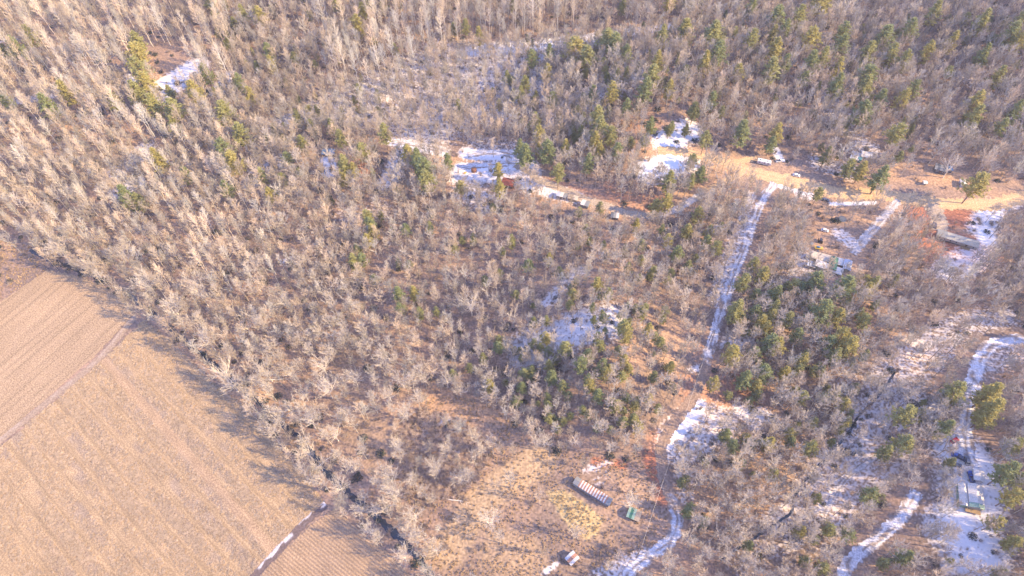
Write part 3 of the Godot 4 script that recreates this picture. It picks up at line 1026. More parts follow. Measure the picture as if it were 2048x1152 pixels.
# ---------------------------------------------------------------- vehicles
func car_parts(o: Node3D, l: float, pickup: bool, body: Material) -> void:
	var w := 1.8
	var v := PackedVector3Array()
	var h := l / 2.0
	prism(v, [Vector2(-h, 0.35), Vector2(h, 0.35), Vector2(h, 0.75), Vector2(h - 0.3, 0.92), Vector2(-h + 0.1, 1.0), Vector2(-h, 0.9)], -w / 2.0, w / 2.0)
	part(o, "body", v, body)
	v = PackedVector3Array()
	var c0 := -0.6 if pickup else -h + 0.45
	prism(v, [Vector2(c0, 0.98), Vector2(1.1, 0.95), Vector2(0.55, 1.48), Vector2(c0 + 0.35, 1.5)], -w / 2.0 + 0.1, w / 2.0 - 0.1)
	var cab := part(o, "cabin", v, M.glass)
	part(cab, "roof", boxed(Vector3((c0 + 0.9) / 2.0, 1.52, 0), Vector3(0.2 - c0, 0.06, w - 0.3)), body)
	if pickup:
		part(o, "cargo_bed", boxed(Vector3((-h - 0.65) / 2.0 + 0.02, 1.02, 0), Vector3(h - 0.85, 0.08, w - 0.3)), M.sheet_dark)
	for x in [-l * 0.3, l * 0.31]:
		for z in [-1, 1]:
			part(o, "wheel", wheel_shape(Vector3(x, 0.34, z * 0.82), 0.34, 0.22), M.tyre)
	for z in [-0.6, 0.6]:
		part(o, "headlight", boxed(Vector3(h + 0.01, 0.68, z), Vector3(0.05, 0.14, 0.3)), M.sheet_white)


func vehicle(called: String, label: String, category: String, px: float, py: float, turn: float, l: float, pickup: bool, body: Material, lift := 0.0, group := "") -> Node3D:
	var p := at(px, py)
	var o := thing(called, label, category, p + Vector3(0, lift, 0), turn, group)
	car_parts(o, l, pickup, body)
	room_for(p, 3.0)
	return o


func make_vehicles() -> void:
	vehicle("pickup_truck", "blue pickup parked on the concrete pad below the carport", "pickup", 1940, 954, 1.5, 5.2, true, M.car_blue, 0.23)
	vehicle("parked_car", "dark blue car parked at the northwest corner of the snowy yard", "car", 1911, 911, -0.3, 4.4, false, M.car_blue)
	vehicle("parked_car", "charcoal car parked between the dark blue and the grey one", "car", 1921, 917, -0.6, 4.4, false, M.car_dark, 0.12)
	vehicle("parked_car", "grey car parked nearest the snowy road's end", "car", 1933, 922, 1.3, 4.5, false, M.car_grey, 0.15)
	vehicle("parked_car", "dark car parked alone at the west edge of the concrete pad", "car", 1912, 931, -0.35, 4.2, false, M.car_dark)
	vehicle("parked_car", "red car parked under the trees where the snowy road turns brown", "car", 1908, 882, 0.4, 4.2, false, M.car_red)
	vehicle("pickup_truck", "white pickup beside the camper at the dirt turnaround", "pickup", 1560, 323, 0.05, 5.4, true, M.car_white)
	vehicle("parked_car", "dark car with a pale roof beside the dirt road", "car", 1650, 401, -0.3, 4.4, false, M.car_grey)
	vehicle("pickup_truck", "old dark blue pickup left in the brush west of the compound", "pickup", 1582, 427, -0.6, 5.2, true, M.car_dark)
	vehicle("parked_car", "small white car in the tan yard north of the compound", "car", 1649, 462, -0.4, 3.8, false, M.car_white)
	vehicle("parked_car", "dark car beside the gravel driveway of the mobile home", "car", 1868, 452, 1.2, 4.4, false, M.car_dark)
	vehicle("parked_car", "white car half hidden on the brushy bank below the camper", "car", 1592, 352, -0.3, 4.2, false, M.car_white)

	var f := frame_of(Vector2(1518, 319), Vector2(1541, 324), 2.6)
	var o := thing("camper_trailer", "white camper trailer at the end of the short dirt lane", "camper", f[0], f[1])
	var v := PackedVector3Array()
	prism(v, [Vector2(-3.9, 0.6), Vector2(3.9, 0.6), Vector2(4.1, 1.4), Vector2(3.7, 2.7), Vector2(-3.9, 2.75), Vector2(-4.0, 1.2)], -1.2, 1.2)
	part(o, "body", v, M.car_white)
	part(o, "stripe", boxed(Vector3(0, 1.2, 0), Vector3(7.7, 0.3, 2.42)), M.sheet_dark)
	for x in [-2.4, 1.8]:
		part(o, "roof_vent", boxed(Vector3(x, 2.85, 0), Vector3(0.8, 0.25, 0.8)), M.sheet_dark)
	for x in [-2.6, 0.2, 2.4]:
		part(o, "window", boxed(Vector3(x, 1.9, 1.21), Vector3(1.0, 0.6, 0.05)), M.glass)
	part(o, "door", boxed(Vector3(-1.2, 1.55, 1.22), Vector3(0.7, 1.8, 0.05)), M.sheet_blue)
	for x in [-0.5, 0.4]:
		for z in [-1.05, 1.05]:
			part(o, "wheel", wheel_shape(Vector3(x, 0.35, z), 0.35, 0.22), M.tyre)
	var t := PackedVector3Array()
	tube(t, [Vector3(4.0, 0.6, 0.5), Vector3(5.2, 0.6, 0), Vector3(4.0, 0.6, -0.5)], [0.06, 0.06, 0.06], 5, true)
	part(o, "hitch", t, M.steel)
	room_for(f[0], 5.0)
	landmark(f[0], "the white camper")

	# a tractor in the yard
	var p := at(1640, 483)
	o = thing("tractor", "dark tractor in the tan yard behind the compound", "tractor", p, 1.2)
	part(o, "body", boxed(Vector3(0.6, 1.1, 0), Vector3(2.2, 0.8, 0.8)), M.car_dark)
	part(o, "cab", boxed(Vector3(-0.9, 1.7, 0), Vector3(1.2, 1.7, 1.3)), M.glass)
	for z in [-0.95, 0.95]:
		part(o, "wheel", wheel_shape(Vector3(-1.0, 0.8, z), 0.8, 0.45), M.tyre)
		part(o, "wheel", wheel_shape(Vector3(1.3, 0.5, z), 0.5, 0.3), M.tyre)
	v = PackedVector3Array()
	tube(v, [Vector3(1.0, 1.5, 0), Vector3(1.0, 2.5, 0)], [0.06, 0.05], 6, true)
	part(o, "exhaust_pipe", v, M.sheet_dark)
	room_for(p, 3.0)

	p = at(1637, 497)
	o = thing("utility_trailer", "yellow flatbed trailer with a blue load behind the compound", "trailer", p, -0.3)
	part(o, "flatbed", boxed(Vector3(0, 0.7, 0), Vector3(4.4, 0.14, 2.0)), M.yellow)
	part(o, "drawbar", boxed(Vector3(2.8, 0.6, 0), Vector3(1.4, 0.1, 0.12)), M.steel)
	for z in [-1.05, 1.05]:
		part(o, "wheel", wheel_shape(Vector3(-0.3, 0.32, z), 0.32, 0.2), M.tyre)
	room_for(p, 3.0)
	o = thing("tarpaulin_bundle", "blue tarpaulin bundle lying on the yellow flatbed trailer", "bundle", p + Vector3(0, 0.77, 0), -0.3)
	v = PackedVector3Array()
	tube(v, [Vector3(-1.6, 0.35, 0), Vector3(-1.2, 0.45, 0), Vector3(0, 0.5, 0.1), Vector3(0.8, 0.4, 0)], [0.1, 0.4, 0.5, 0.15], 8, true)
	part(o, "cover", v, M.tarp)


# ---------------------------------------------------------------- yard things
func make_yard_things() -> void:
	var p := at(1684, 440)
	var o := thing("trampoline", "round dark trampoline in the tan yard north of the compound", "trampoline", p)
	var v := PackedVector3Array()
	tube(v, [Vector3(0, 0.86, 0), Vector3(0, 0.9, 0)], [2.0, 2.0], 24, true)
	part(o, "mat", v, M.sheet_dark)
	var rim := []
	var radii := []
	for k in 25:
		rim.append(Vector3(cos(TAU * k / 24.0) * 2.15, 0.92, sin(TAU * k / 24.0) * 2.15))
		radii.append(0.12)
	v = PackedVector3Array()
	tube(v, rim, radii, 6)
	part(o, "rim", v, M.car_grey)
	for k in 6:
		var a := TAU * k / 6.0
		v = PackedVector3Array()
		tube(v, [Vector3(cos(a) * 2.1, 0, sin(a) * 2.1), Vector3(cos(a) * 2.1, 0.9, sin(a) * 2.1)], [0.05, 0.05], 5)
		part(o, "leg", v, M.steel)
	room_for(p, 3.5)
	landmark(p, "the round trampoline")

	p = at(948, 342)
	o = thing("storage_tank", "rusty red round tank half buried in the snowy terrace", "tank", p)
	v = PackedVector3Array()
	tube(v, [Vector3(0, 0, 0), Vector3(0, 1.7, 0), Vector3(0, 2.2, 0), Vector3(0, 2.45, 0)], [1.7, 1.7, 1.3, 0.3], 14, true)
	part(o, "shell", v, M.rust)
	v = PackedVector3Array()
	tube(v, [Vector3(0, 2.4, 0), Vector3(0, 2.8, 0)], [0.3, 0.3], 8, true)
	part(o, "lid", v, M.sheet_dark)
	room_for(p, 3.0)

	# an outdoor litter of pale boards and sheets round the compound and the terraces
	var list := [[1635, 505, "stack of dark boards behind the cream roofed trailer", M.sheet_dark, 2.6], [1623, 488, "heap of grey scrap at the yard's west edge", M.sheet_grey, 2.0], [1600, 500, "dark scrap heap in the brush west of the compound", M.sheet_dark, 2.4],
		[1668, 547, "pale blue sheet lying in front of the compound", M.sheet_blue, 2.6], [1614, 498, "bright tan boards beside the compound's bank", M.sheet_cream, 2.4], [930, 346, "yellowish boards in the snow by the red tank", M.yellow, 1.8],
		[1030, 360, "pale pink sheets leaning by the red roofed cabin", M.rust_light, 2.2], [1040, 372, "low pinkish boards in the snow below the cabin", M.rust_light, 2.6], [1216, 998, "grey sheets leaning at the end of the striped barn", M.sheet_grey, 1.6]]
	for k in list:
		p = at(k[0], k[1])
		o = thing("board_stack", k[2], "boards", p, rng.randf() * 3.0)
		for n in 4:
			part(o, "board", boxed(Vector3(rng.randf_range(-0.3, 0.3), 0.1 + n * 0.13, (n - 1.5) * 0.35), Vector3(k[4], 0.1, 0.6), Transform3D(Basis(Vector3.UP, rng.randf_range(-0.25, 0.25)), Vector3.ZERO)), k[3])
		room_for(p, 1.8)

	# a lone fallen trunk here and there
	var logs := [[554, 759, "pale fallen trunk lying beside the field creek under broad trees", 0.0], [537, 696, "short fallen limb in the woods above the middle of the large field's edge", 0.5], [640, 930, "pale fallen trunk slanting out of the trees by the snowy ditch", 0.7],
		[908, 1000, "grey fallen trunk with snow at the meadow's brushy side", -0.2], [1241, 806, "fallen trunk on the sparse hillside above the barn", -1.0]]
	for k in logs:
		p = at(k[0], k[1])
		o = thing("fallen_trunk", k[2], "log", p, k[3])
		v = PackedVector3Array()
		tube(v, [Vector3(-5, 0.3, 0), Vector3(-1, 0.28, 0.2), Vector3(3, 0.25, -0.1), Vector3(7, 0.4, 0.2)], [0.28, 0.25, 0.18, 0.05], 6, true)
		part(o, "stem", v, M.bark_pale)
		for n in 4:
			v = PackedVector3Array()
			var x := 1.5 + n * 1.2
			tube(v, [Vector3(x, 0.3, 0), Vector3(x + 1.0, 0.8, (1.2 if n % 2 else -1.2)), Vector3(x + 1.8, 0.9, (2.2 if n % 2 else -2.2))], [0.09, 0.06, 0.0], 4)
			part(o, "limb", v, M.bark_pale)


# ---------------------------------------------------------------- power line
func make_power_line() -> void:
	var tops := []
	var names := ["utility pole beside the snowy track at the foot of its straight", "utility pole on the brown slope above the barn's track", "utility pole at the brushy bottom end of the line"]
	var where := [[1418, 682], [1322, 968], [1276, 1108]]
	for k in 3:
		var p := at(where[k][0], where[k][1])
		var o := thing("utility_pole", names[k], "utility pole", p, 0.4, "poles of the power line along the track")
		var v := PackedVector3Array()
		tube(v, [Vector3(0, -0.5, 0), Vector3(0, 10.5, 0)], [0.17, 0.12], 8, true)
		part(o, "pole", v, M.wood)
		part(o, "crossarm", boxed(Vector3(0, 9.9, 0.2), Vector3(2.4, 0.14, 0.12)), M.wood)
		for x in [-1.1, 0.0, 1.1]:
			part(o, "insulator", boxed(Vector3(x, 10.1, 0.2), Vector3(0.1, 0.25, 0.1)), M.steel)
		tops.append(p + Vector3(0, 10.1, 0))
		keep_clear([p, p + Vector3(0.5, 0, 0)], 2.0)
	var spans := [[0, 1, "pale power cable that crosses the brown hillside beside the track"], [1, 2, "pale power cable over the green roofed shed's yard"]]
	for s in spans:
		var pts := []
		var radii := []
		for k in 15:
			var t := k / 14.0
			pts.append(tops[s[0]].lerp(tops[s[1]], t) - Vector3(0, 2.0 * 4.0 * t * (1.0 - t), 0))
			radii.append(0.035)
		var o := thing("power_cable", s[2], "cable", Vector3.ZERO)
		var v := PackedVector3Array()
		tube(v, pts, radii, 4)
		part(o, "strand", v, M.sheet_white)


# ---------------------------------------------------------------- trees
# a bare tree: [wood, twigs]. h height, base where the crown starts (share of h), reach of the crown, how steeply limbs rise low and high
func bare_tree(r: RandomNumberGenerator, h: float, base: float, reach: float, limbs: int, rise_low: float, rise_high: float, girth: float, twigs: int, fork := 0, twig_r := 0.034) -> Array:
	var wood := PackedVector3Array()
	var fine := PackedVector3Array()
	var stems := []
	var pts := [Vector3(0, -0.4, 0)]
	var radii := [girth * 1.15]
	var n := 7
	var lean := Vector3(r.randf_range(-1, 1), 0, r.randf_range(-1, 1)) * h * 0.03
	var top := 0.45 if fork > 0 else 1.0
	for i in range(1, n + 1):
		var t := float(i) / n * top
		pts.append(Vector3(0, h * t, 0) + lean * t + Vector3(r.randf_range(-1, 1), 0, r.randf_range(-1, 1)) * h * 0.008)
		radii.append(girth * (1.0 - t * 0.88))
	tube(wood, pts, radii, 5)
	stems.append([pts, radii])
	for k in fork:
		var a := TAU * (k + r.randf() * 0.6) / fork
		var s: Vector3 = pts[n - 1 - k % 2]
		var p2 := [s]
		var r2 := [girth * 0.62]
		var out := reach * r.randf_range(0.35, 0.6)
		for i in range(1, 6):
			var t := i / 5.0
			p2.append(s + Vector3(cos(a) * out * pow(t, 0.8), (h - s.y) * r.randf_range(0.88, 1.0) * t, sin(a) * out * pow(t, 0.8)) + Vector3(r.randf_range(-1, 1), 0, r.randf_range(-1, 1)) * 0.3)
			r2.append(girth * 0.62 * (1.0 - t * 0.85))
		tube(wood, p2, r2, 4)
		stems.append([p2, r2])
	var turn := r.randf() * TAU
	for k in limbs:
		var stem: Array = stems[0] if fork == 0 else stems[1 + k % (stems.size() - 1)]
		var sp: Array = stem[0]
		var t := base + (0.97 - base) * pow((k + r.randf() * 0.7) / limbs, 0.85) if fork == 0 else 0.1 + 0.88 * r.randf()
		var f := t * (sp.size() - 1)
		var i0 := mini(int(f), sp.size() - 2)
		var s: Vector3 = sp[i0].lerp(sp[i0 + 1], f - i0)
		var u := clampf((s.y / h - base) / (1.0 - base), 0.0, 1.0)
		turn += 2.4 + r.randf_range(-0.5, 0.5)
		var el := deg_to_rad(lerpf(rise_low, rise_high, u) + r.randf_range(-10, 10))
		var len := reach * (0.45 + 0.75 * sin(PI * clampf(0.18 + u * 0.72, 0, 1))) * r.randf_range(0.75, 1.15)
		var d := Vector3(cos(turn) * cos(el), sin(el), sin(turn) * cos(el))
		var lp := [s]
		var lr := [girth * lerpf(0.42, 0.14, u)]
		for i in range(1, 4):
			var q := i / 3.0
			d = (d + Vector3(r.randf_range(-0.2, 0.2), r.randf_range(0.0, 0.22), r.randf_range(-0.2, 0.2))).normalized()
			lp.append(lp[-1] + d * len / 3.0)
			lr.append(lr[0] * (1.0 - q) + 0.018)
		tube(wood, lp, lr, 3)
		for b in 5:
			var q := 0.28 + 0.72 * (b + r.randf() * 0.6) / 5.0
			var g := q * 3.0
			var j := mini(int(g), 2)
			var e: Vector3 = lp[j].lerp(lp[j + 1], minf(g - j, 1.0))
			var ld: Vector3 = (lp[j + 1] - lp[j]).normalized()
			var w := (ld + Vector3(r.randf_range(-1, 1), r.randf_range(-0.3, 0.8), r.randf_range(-1, 1)) * 0.9).normalized()
			var bl := len * r.randf_range(0.3, 0.5)
			var e2 := e + w * bl * 0.55
			var e3 := e2 + (w + Vector3(r.randf_range(-0.4, 0.4), r.randf_range(-0.1, 0.5), r.randf_range(-0.4, 0.4))).normalized() * bl * 0.5
			tube(fine, [e, e2, e3], [0.05, 0.035, 0.0], 3)
			for c in twigs:
				var z := (c + r.randf()) / twigs
				var o := e.lerp(e2, z * 1.9) if z < 0.52 else e2.lerp(e3, (z - 0.52) * 2.08)
				var y := (w + Vector3(r.randf_range(-1, 1), r.randf_range(-0.5, 0.9), r.randf_range(-1, 1)) * 1.1).normalized()
				spike(fine, o, o + y * r.randf_range(0.7, 1.5) * (0.6 + 0.06 * reach), twig_r)
	return [mesh_of(wood), mesh_of(fine)]


# a pine: [trunk, needles]
func pine_tree(r: RandomNumberGenerator, h: float, base: float, reach: float, whorls: int, droop: float, blunt: float) -> Array:
	var wood := PackedVector3Array()
	var leaf := PackedVector3Array()
	var bend := Vector3(r.randf_range(-1, 1), 0, r.randf_range(-1, 1)) * 0.5
	tube(wood, [Vector3(0, -0.4, 0), bend * 0.3 + Vector3(0, h * 0.4, 0), bend + Vector3(0, h * 0.75, 0), bend + Vector3(0, h, 0)], [h * 0.012, h * 0.0095, h * 0.005, 0.02], 5)
	var turn := 0.0
	for k in whorls:
		var u := (k + 0.5) / whorls
		var y := h * (base + (0.99 - base) * u)
		var profile := pow(maxf(1.0 - u, 0.03), blunt) * smoothstep(-0.15, 0.22, u)
		var n := 5 if u < 0.75 else 4
		for b in n:
			turn += 2.4 + r.randf_range(-0.5, 0.5)
			var len := reach * profile * r.randf_range(0.6, 1.2) + 0.3
			if r.randf() < 0.10: continue
			var d := Vector3(cos(turn), lerpf(droop, 0.7, u) + r.randf_range(-0.15, 0.2), sin(turn)).normalized()
			var s := Vector3(0, y + r.randf_range(-0.4, 0.4), 0) + bend * minf(y / h * 1.3, 1.0)
			var e := s + d * len
			tube(wood, [s, e], [0.05, 0.012], 3)
			var clumps := int(len * 1.5) + 2
			for c in clumps:
				var q := s.lerp(e, 0.30 + 0.72 * (c + r.randf() * 0.5) / clumps) + Vector3(r.randf_range(-1, 1), r.randf_range(-0.3, 0.6), r.randf_range(-1, 1)) * 0.16 * len
				var size := r.randf_range(0.55, 1.0)
				for m in 9:
					var w := Vector3(r.randf_range(-1, 1), r.randf_range(-0.4, 1.0), r.randf_range(-1, 1)).normalized()
					var x := w.cross(Vector3(r.randf_range(-1, 1), r.randf_range(-1, 1), r.randf_range(-1, 1))).normalized() * 0.17
					var tip := q + w * size
					leaf.append_array([q + w * 0.08 - x, tip, q + w * 0.08 + x])
	return [mesh_of(wood), mesh_of(leaf)]


func shrub(r: RandomNumberGenerator, reach: float, h: float, n: int, thick: float) -> ArrayMesh:    # many thin stems from one foot
	var v := PackedVector3Array()
	for k in n:
		var a := r.randf() * TAU
		var f := r.randf()
		var s := Vector3(cos(a), 0, sin(a)) * reach * 0.3 * r.randf()
		var m := s + Vector3(cos(a) * reach * 0.4 * f, h * r.randf_range(0.4, 0.7), sin(a) * reach * 0.4 * f)
		spike(v, s - Vector3(0, 0.1, 0), m, thick * 1.4)
		for c in 3:
			spike(v, s.lerp(m, r.randf_range(0.4, 0.9)), m + Vector3(r.randf_range(-1, 1) * reach * 0.6, r.randf_range(0.05, 0.5) * h, r.randf_range(-1, 1) * reach * 0.6), thick)
	return mesh_of(v)


func leafy_bush(r: RandomNumberGenerator, reach: float, n: int, leaf: float) -> ArrayMesh:
	var v := PackedVector3Array()
	for k in n:
		var d := Vector3(r.randf_range(-1, 1), r.randf_range(-0.1, 1.0), r.randf_range(-1, 1)).normalized()
		var q := d * reach * pow(r.randf(), 0.4) * Vector3(1, 0.75, 1)
		var w := (d + Vector3(r.randf_range(-1, 1), r.randf_range(-1, 1), r.randf_range(-1, 1))).normalized()
		var x := w.cross(Vector3(r.randf_range(-1, 1), r.randf_range(-1, 1), r.randf_range(-1, 1))).normalized()
		var y := w.cross(x) * leaf
		x *= leaf
		v.append_array([q - x, q + y, q + x, q - x, q + x, q - y])
	return mesh_of(v)


func both(a: Array, mats: Array) -> ArrayMesh:
	var m := ArrayMesh.new()
	for k in a.size():
		m.add_surface_from_arrays(Mesh.PRIMITIVE_TRIANGLES, a[k].surface_get_arrays(0))
		m.surface_set_material(k, mats[k])
	return m


func crowd(parent: Node, called: String, mesh: Mesh, mat, spots_: Array, tints: Array, label := "") -> void:
	var mm := MultiMesh.new()
	mm.transform_format = MultiMesh.TRANSFORM_3D
	mm.use_colors = true
	mm.mesh = mesh
	mm.instance_count = spots_.size()
	for i in spots_.size():
		mm.set_instance_transform(i, spots_[i])
		mm.set_instance_color(i, tints[i])
	var o := MultiMeshInstance3D.new()
	o.name = called if parent != self else numbered(called)
	o.multimesh = mm
	if mat: o.material_override = mat
	parent.add_child(o, true)
	tag(o, label, "", "", "stuff")


func blocked(x: float, z: float, grow := 0.0) -> bool:
	for s in spots:
		var dx: float = x - s[0]
		var dz: float = z - s[1]
		if dx * dx + dz * dz < (s[2] + grow) * (s[2] + grow): return true
	for l in lines:
		var b: Rect2 = l[2]
		if x < b.position.x - grow or x > b.end.x + grow or z < b.position.y - grow or z > b.end.y + grow: continue
		var pts: Array = l[0]
		var lim: float = (l[1] + grow) * (l[1] + grow)
		for k in range(0, pts.size(), 2):
			var dx: float = x - pts[k].x
			var dz: float = z - pts[k].z
			if dx * dx + dz * dz < lim: return true
	return false


func share_at(x: float, z: float, polys: Array) -> float:
	var s := 1.0
	for p in polys:
		var b: Rect2 = p[2]
		if x < b.position.x or x > b.end.x or z < b.position.y or z > b.end.y: continue
		if Geometry2D.is_point_in_polygon(Vector2(x, z), p[0]): s = minf(s, p[1])
	return s


func region(outline: Array, share: float) -> Array:
	var p := shape_of(outline)
	return [p, share, box_of(p)]


func pixels_of(p: Vector3) -> Vector2:     # where a place shows
	var q := cam_basis.inverse() * (p - EYE)
	return Vector2(1024.0 - q.x / q.z * FOCAL, 576.0 + q.y / q.z * FOCAL)


const ORDINAL := ["nearest", "second nearest", "third nearest", "fourth nearest", "fifth nearest", "sixth nearest", "seventh nearest", "eighth nearest", "ninth nearest", "tenth nearest", "eleventh nearest", "twelfth nearest", "thirteenth nearest",
	"fourteenth nearest", "fifteenth nearest", "sixteenth nearest", "seventeenth nearest", "eighteenth nearest", "nineteenth nearest", "twentieth nearest"]


func name_trees(list: Array, what: Callable) -> void:     # list: dictionaries with p and, on return, label
	var sets := {}
	for t in list:
		var best := 1e18
		var mark := []
		for l in landmarks:
			var d: float = (l[0] as Vector3).distance_squared_to(t.p)
			if d < best:
				best = d
				mark = l
		var dx: float = t.p.x - mark[0].x
		var dz: float = t.p.z - mark[0].z
		var side := ("east of" if dx > 0 else "west of") if absf(dx) > absf(dz) else ("south of" if dz > 0 else "north of")
		var key: String = "%s %s %s" % [what.call(t), side, mark[1]]
		if not sets.has(key): sets[key] = []
		sets[key].append([best, t])
	for key in sets:
		var s: Array = sets[key]
		s.sort_custom(func(a, b): return a[0] < b[0])
		for k in s.size():
			s[k][1].label = key if s.size() == 1 else key + ", the " + ORDINAL[mini(k, 19)]


func plant(kind: String, t: Dictionary, protos: Array, group: String, wood: Material, leaf: Material, wood_part: String, leaf_part: String) -> void:
	var o := thing(kind, t.label, "tree", t.p, t.turn, group)
	o.scale = t.scale
	var meshes: Array = protos[t.proto]
	for k in 2:
		var c := MeshInstance3D.new()
		c.name = [wood_part, leaf_part][k]
		c.mesh = meshes[k]
		c.material_override = [wood, leaf][k]
		o.add_child(c, true)


func make_woods() -> void:
	var r := RandomNumberGenerator.new()
	r.seed = 77
	var oaks := []
	for k in 5: oaks.append(bare_tree(r, 15.0, 0.38, 2.8, 20, 32, 66, 0.17, 7, 3 if k % 2 else 0, 0.03))
	var poplars := []
	for k in 4: poplars.append(bare_tree(r, 23.0, 0.44, 3.1, 26, 34, 66, 0.19, 7, 0, 0.028))
	var spreaders := []
	for k in 4: spreaders.append(bare_tree(r, 14.0, 0.22, 6.0, 40, 12, 62, 0.32, 8, 4, 0.032))
	var saplings := []
	for k in 3: saplings.append(bare_tree(r, 9.0, 0.25, 2.3, 12, 35, 66, 0.09, 4))
	var pines := []
	for k in 4: pines.append(pine_tree(r, 20.0, [0.28, 0.2, 0.34, 0.24][k], [4.2, 3.6, 4.6, 3.9][k], [15, 17, 13, 16][k], 0.05, [0.62, 0.8, 0.5, 0.7][k]))
	var cedars := []
	for k in 2: cedars.append(pine_tree(r, 9.0, 0.06, 2.2, 15, 0.3, 0.85))

	# the pines that the photograph shows: crown x, y and width in its pixels
	var seen := [30, 94, 26, 62, 75, 20, 7, 104, 16, 17, 208, 18, 135, 184, 30, 94, 210, 28, 274, 83, 24, 274, 111, 36, 278, 139, 34, 292, 167, 32, 271, 184, 30, 309, 212, 30, 351, 222, 34, 347, 250, 24, 410, 146, 26, 340, 184, 16, 389, 184, 34, 229, 201, 20,
		479, 167, 24, 451, 226, 36, 483, 267, 32, 500, 194, 20, 448, 299, 30, 465, 323, 36, 372, 349, 20, 316, 319, 26, 253, 392, 32, 278, 403, 24, 538, 104, 20, 542, 128, 20, 597, 240, 16, 549, 260, 16, 622, 253, 18, 663, 253, 18, 681, 278, 20, 576, 319, 20, 604, 288, 20, 524, 351, 18,
		566, 358, 18, 455, 378, 24, 542, 392, 20, 687, 330, 26, 687, 358, 20, 486, 28, 18, 521, 35, 22, 469, 49, 16, 420, 3, 20, 674, 7, 20, 458, 90, 16, 573, 167, 12, 717, 52, 22, 724, 21, 20, 789, 97, 14, 908, 57, 16, 931, 56, 16, 958, 71, 18, 735, 7, 18, 766, 5, 16, 792, 3, 14]
	var seen_b := [1064, 120, 26, 1014, 153, 16, 1094, 146, 20, 1051, 170, 20, 1042, 188, 18, 1026, 189, 14, 999, 212, 14, 917, 214, 16, 985, 184, 12, 1151, 97, 44, 1176, 115, 34, 1214, 80, 40, 1228, 90, 34, 1252, 108, 24, 1099, 108, 20, 1325, 73, 26, 1370, 62, 34, 1315, 122, 24, 1304, 153, 34, 1290, 181, 30,
		1339, 177, 24, 1224, 188, 26, 1252, 149, 16, 1233, 153, 16, 1210, 146, 14, 1186, 191, 20, 1167, 201, 18, 1105, 201, 20, 1070, 240, 24, 1078, 271, 22, 1193, 236, 34, 1200, 257, 36, 1252, 215, 24, 1216, 226, 16, 1275, 215, 18, 1221, 274, 30, 1190, 285, 22, 1162, 267, 18, 1096, 302, 34, 1131, 295, 20,
		1051, 309, 34, 1040, 295, 24, 1176, 326, 26, 1235, 302, 26, 1200, 302, 20, 1301, 250, 20, 1388, 222, 20, 997, 339, 20, 999, 375, 22, 922, 377, 22, 769, 267, 26, 815, 306, 28, 849, 337, 40, 853, 365, 34, 835, 319, 30, 894, 323, 20, 724, 306, 30, 707, 340, 24, 1339, 361, 30, 1117, 347, 28, 1370, 149, 18, 794, 382, 12,
		1245, 14, 18, 1339, 7, 24, 1023, 3, 16]
	var seen_c := [1640, 10, 40, 1598, 35, 28, 1553, 35, 34, 1504, 14, 22, 1369, 62, 28, 1428, 66, 40, 1504, 83, 28, 1546, 69, 24, 1570, 62, 22, 1549, 99, 30, 1621, 80, 34, 1685, 69, 26, 1681, 94, 28, 1772, 76, 36, 1820, 61, 28, 1869, 24, 24, 1966, 42, 26, 2025, 69, 28, 2042, 38, 20, 1904, 83, 18, 1737, 104, 28,
		1782, 111, 26, 1806, 122, 22, 1855, 104, 20, 1438, 108, 34, 1410, 125, 26, 1542, 139, 34, 1570, 128, 22, 1622, 125, 30, 1647, 118, 24, 1676, 135, 20, 1674, 170, 28, 1733, 156, 36, 1730, 174, 30, 1761, 198, 26, 1803, 201, 24, 1824, 184, 24, 1726, 224, 34, 1478, 146, 22, 1608, 160, 18, 1372, 146, 14,
		1424, 201, 22, 1388, 222, 18, 1442, 226, 16, 1483, 264, 34, 1553, 267, 22, 1542, 288, 20, 1410, 281, 24, 1792, 271, 32, 1654, 309, 18, 1952, 205, 28, 1949, 233, 26, 2001, 253, 20, 1938, 260, 16, 1799, 312, 14, 1699, 337, 26, 1723, 340, 22, 1761, 354, 32, 1952, 371, 38, 1636, 389, 18, 1402, 347, 24, 1383, 361, 16,
		2035, 87, 20, 1997, 153, 18, 1966, 111, 20, 2030, 222, 22]
	var seen_d := [738, 449, 26, 745, 463, 24, 707, 522, 24, 724, 519, 20, 797, 524, 12, 860, 456, 14, 946, 477, 14, 1023, 481, 18, 1158, 425, 14, 1170, 460, 18, 1196, 569, 22, 1139, 611, 16, 1068, 689, 18, 1064, 741, 18, 969, 560, 16, 797, 588, 26, 828, 585, 20, 801, 619, 20, 839, 625, 18, 872, 623, 14, 966, 715, 16,
		939, 736, 16, 905, 748, 16, 1131, 699, 30, 1176, 710, 26, 1162, 731, 30, 1099, 731, 20, 1103, 755, 22, 1249, 654, 30, 1252, 672, 28, 1297, 658, 20, 1308, 672, 16, 1290, 616, 16, 1325, 640, 14, 1200, 692, 20, 1207, 727, 20, 1210, 748, 22, 1176, 762, 20, 1308, 752, 18, 1127, 772, 20, 978, 772, 20, 1335, 484, 20, 1356, 508, 20,
		1375, 463, 20, 1301, 547, 16, 1342, 547, 16, 1375, 536, 18, 1332, 408, 26, 1311, 411, 24, 1207, 491, 12, 1256, 536, 16, 735, 435, 22, 999, 547, 14, 1151, 567, 14, 735, 480, 20, 715, 500, 18]
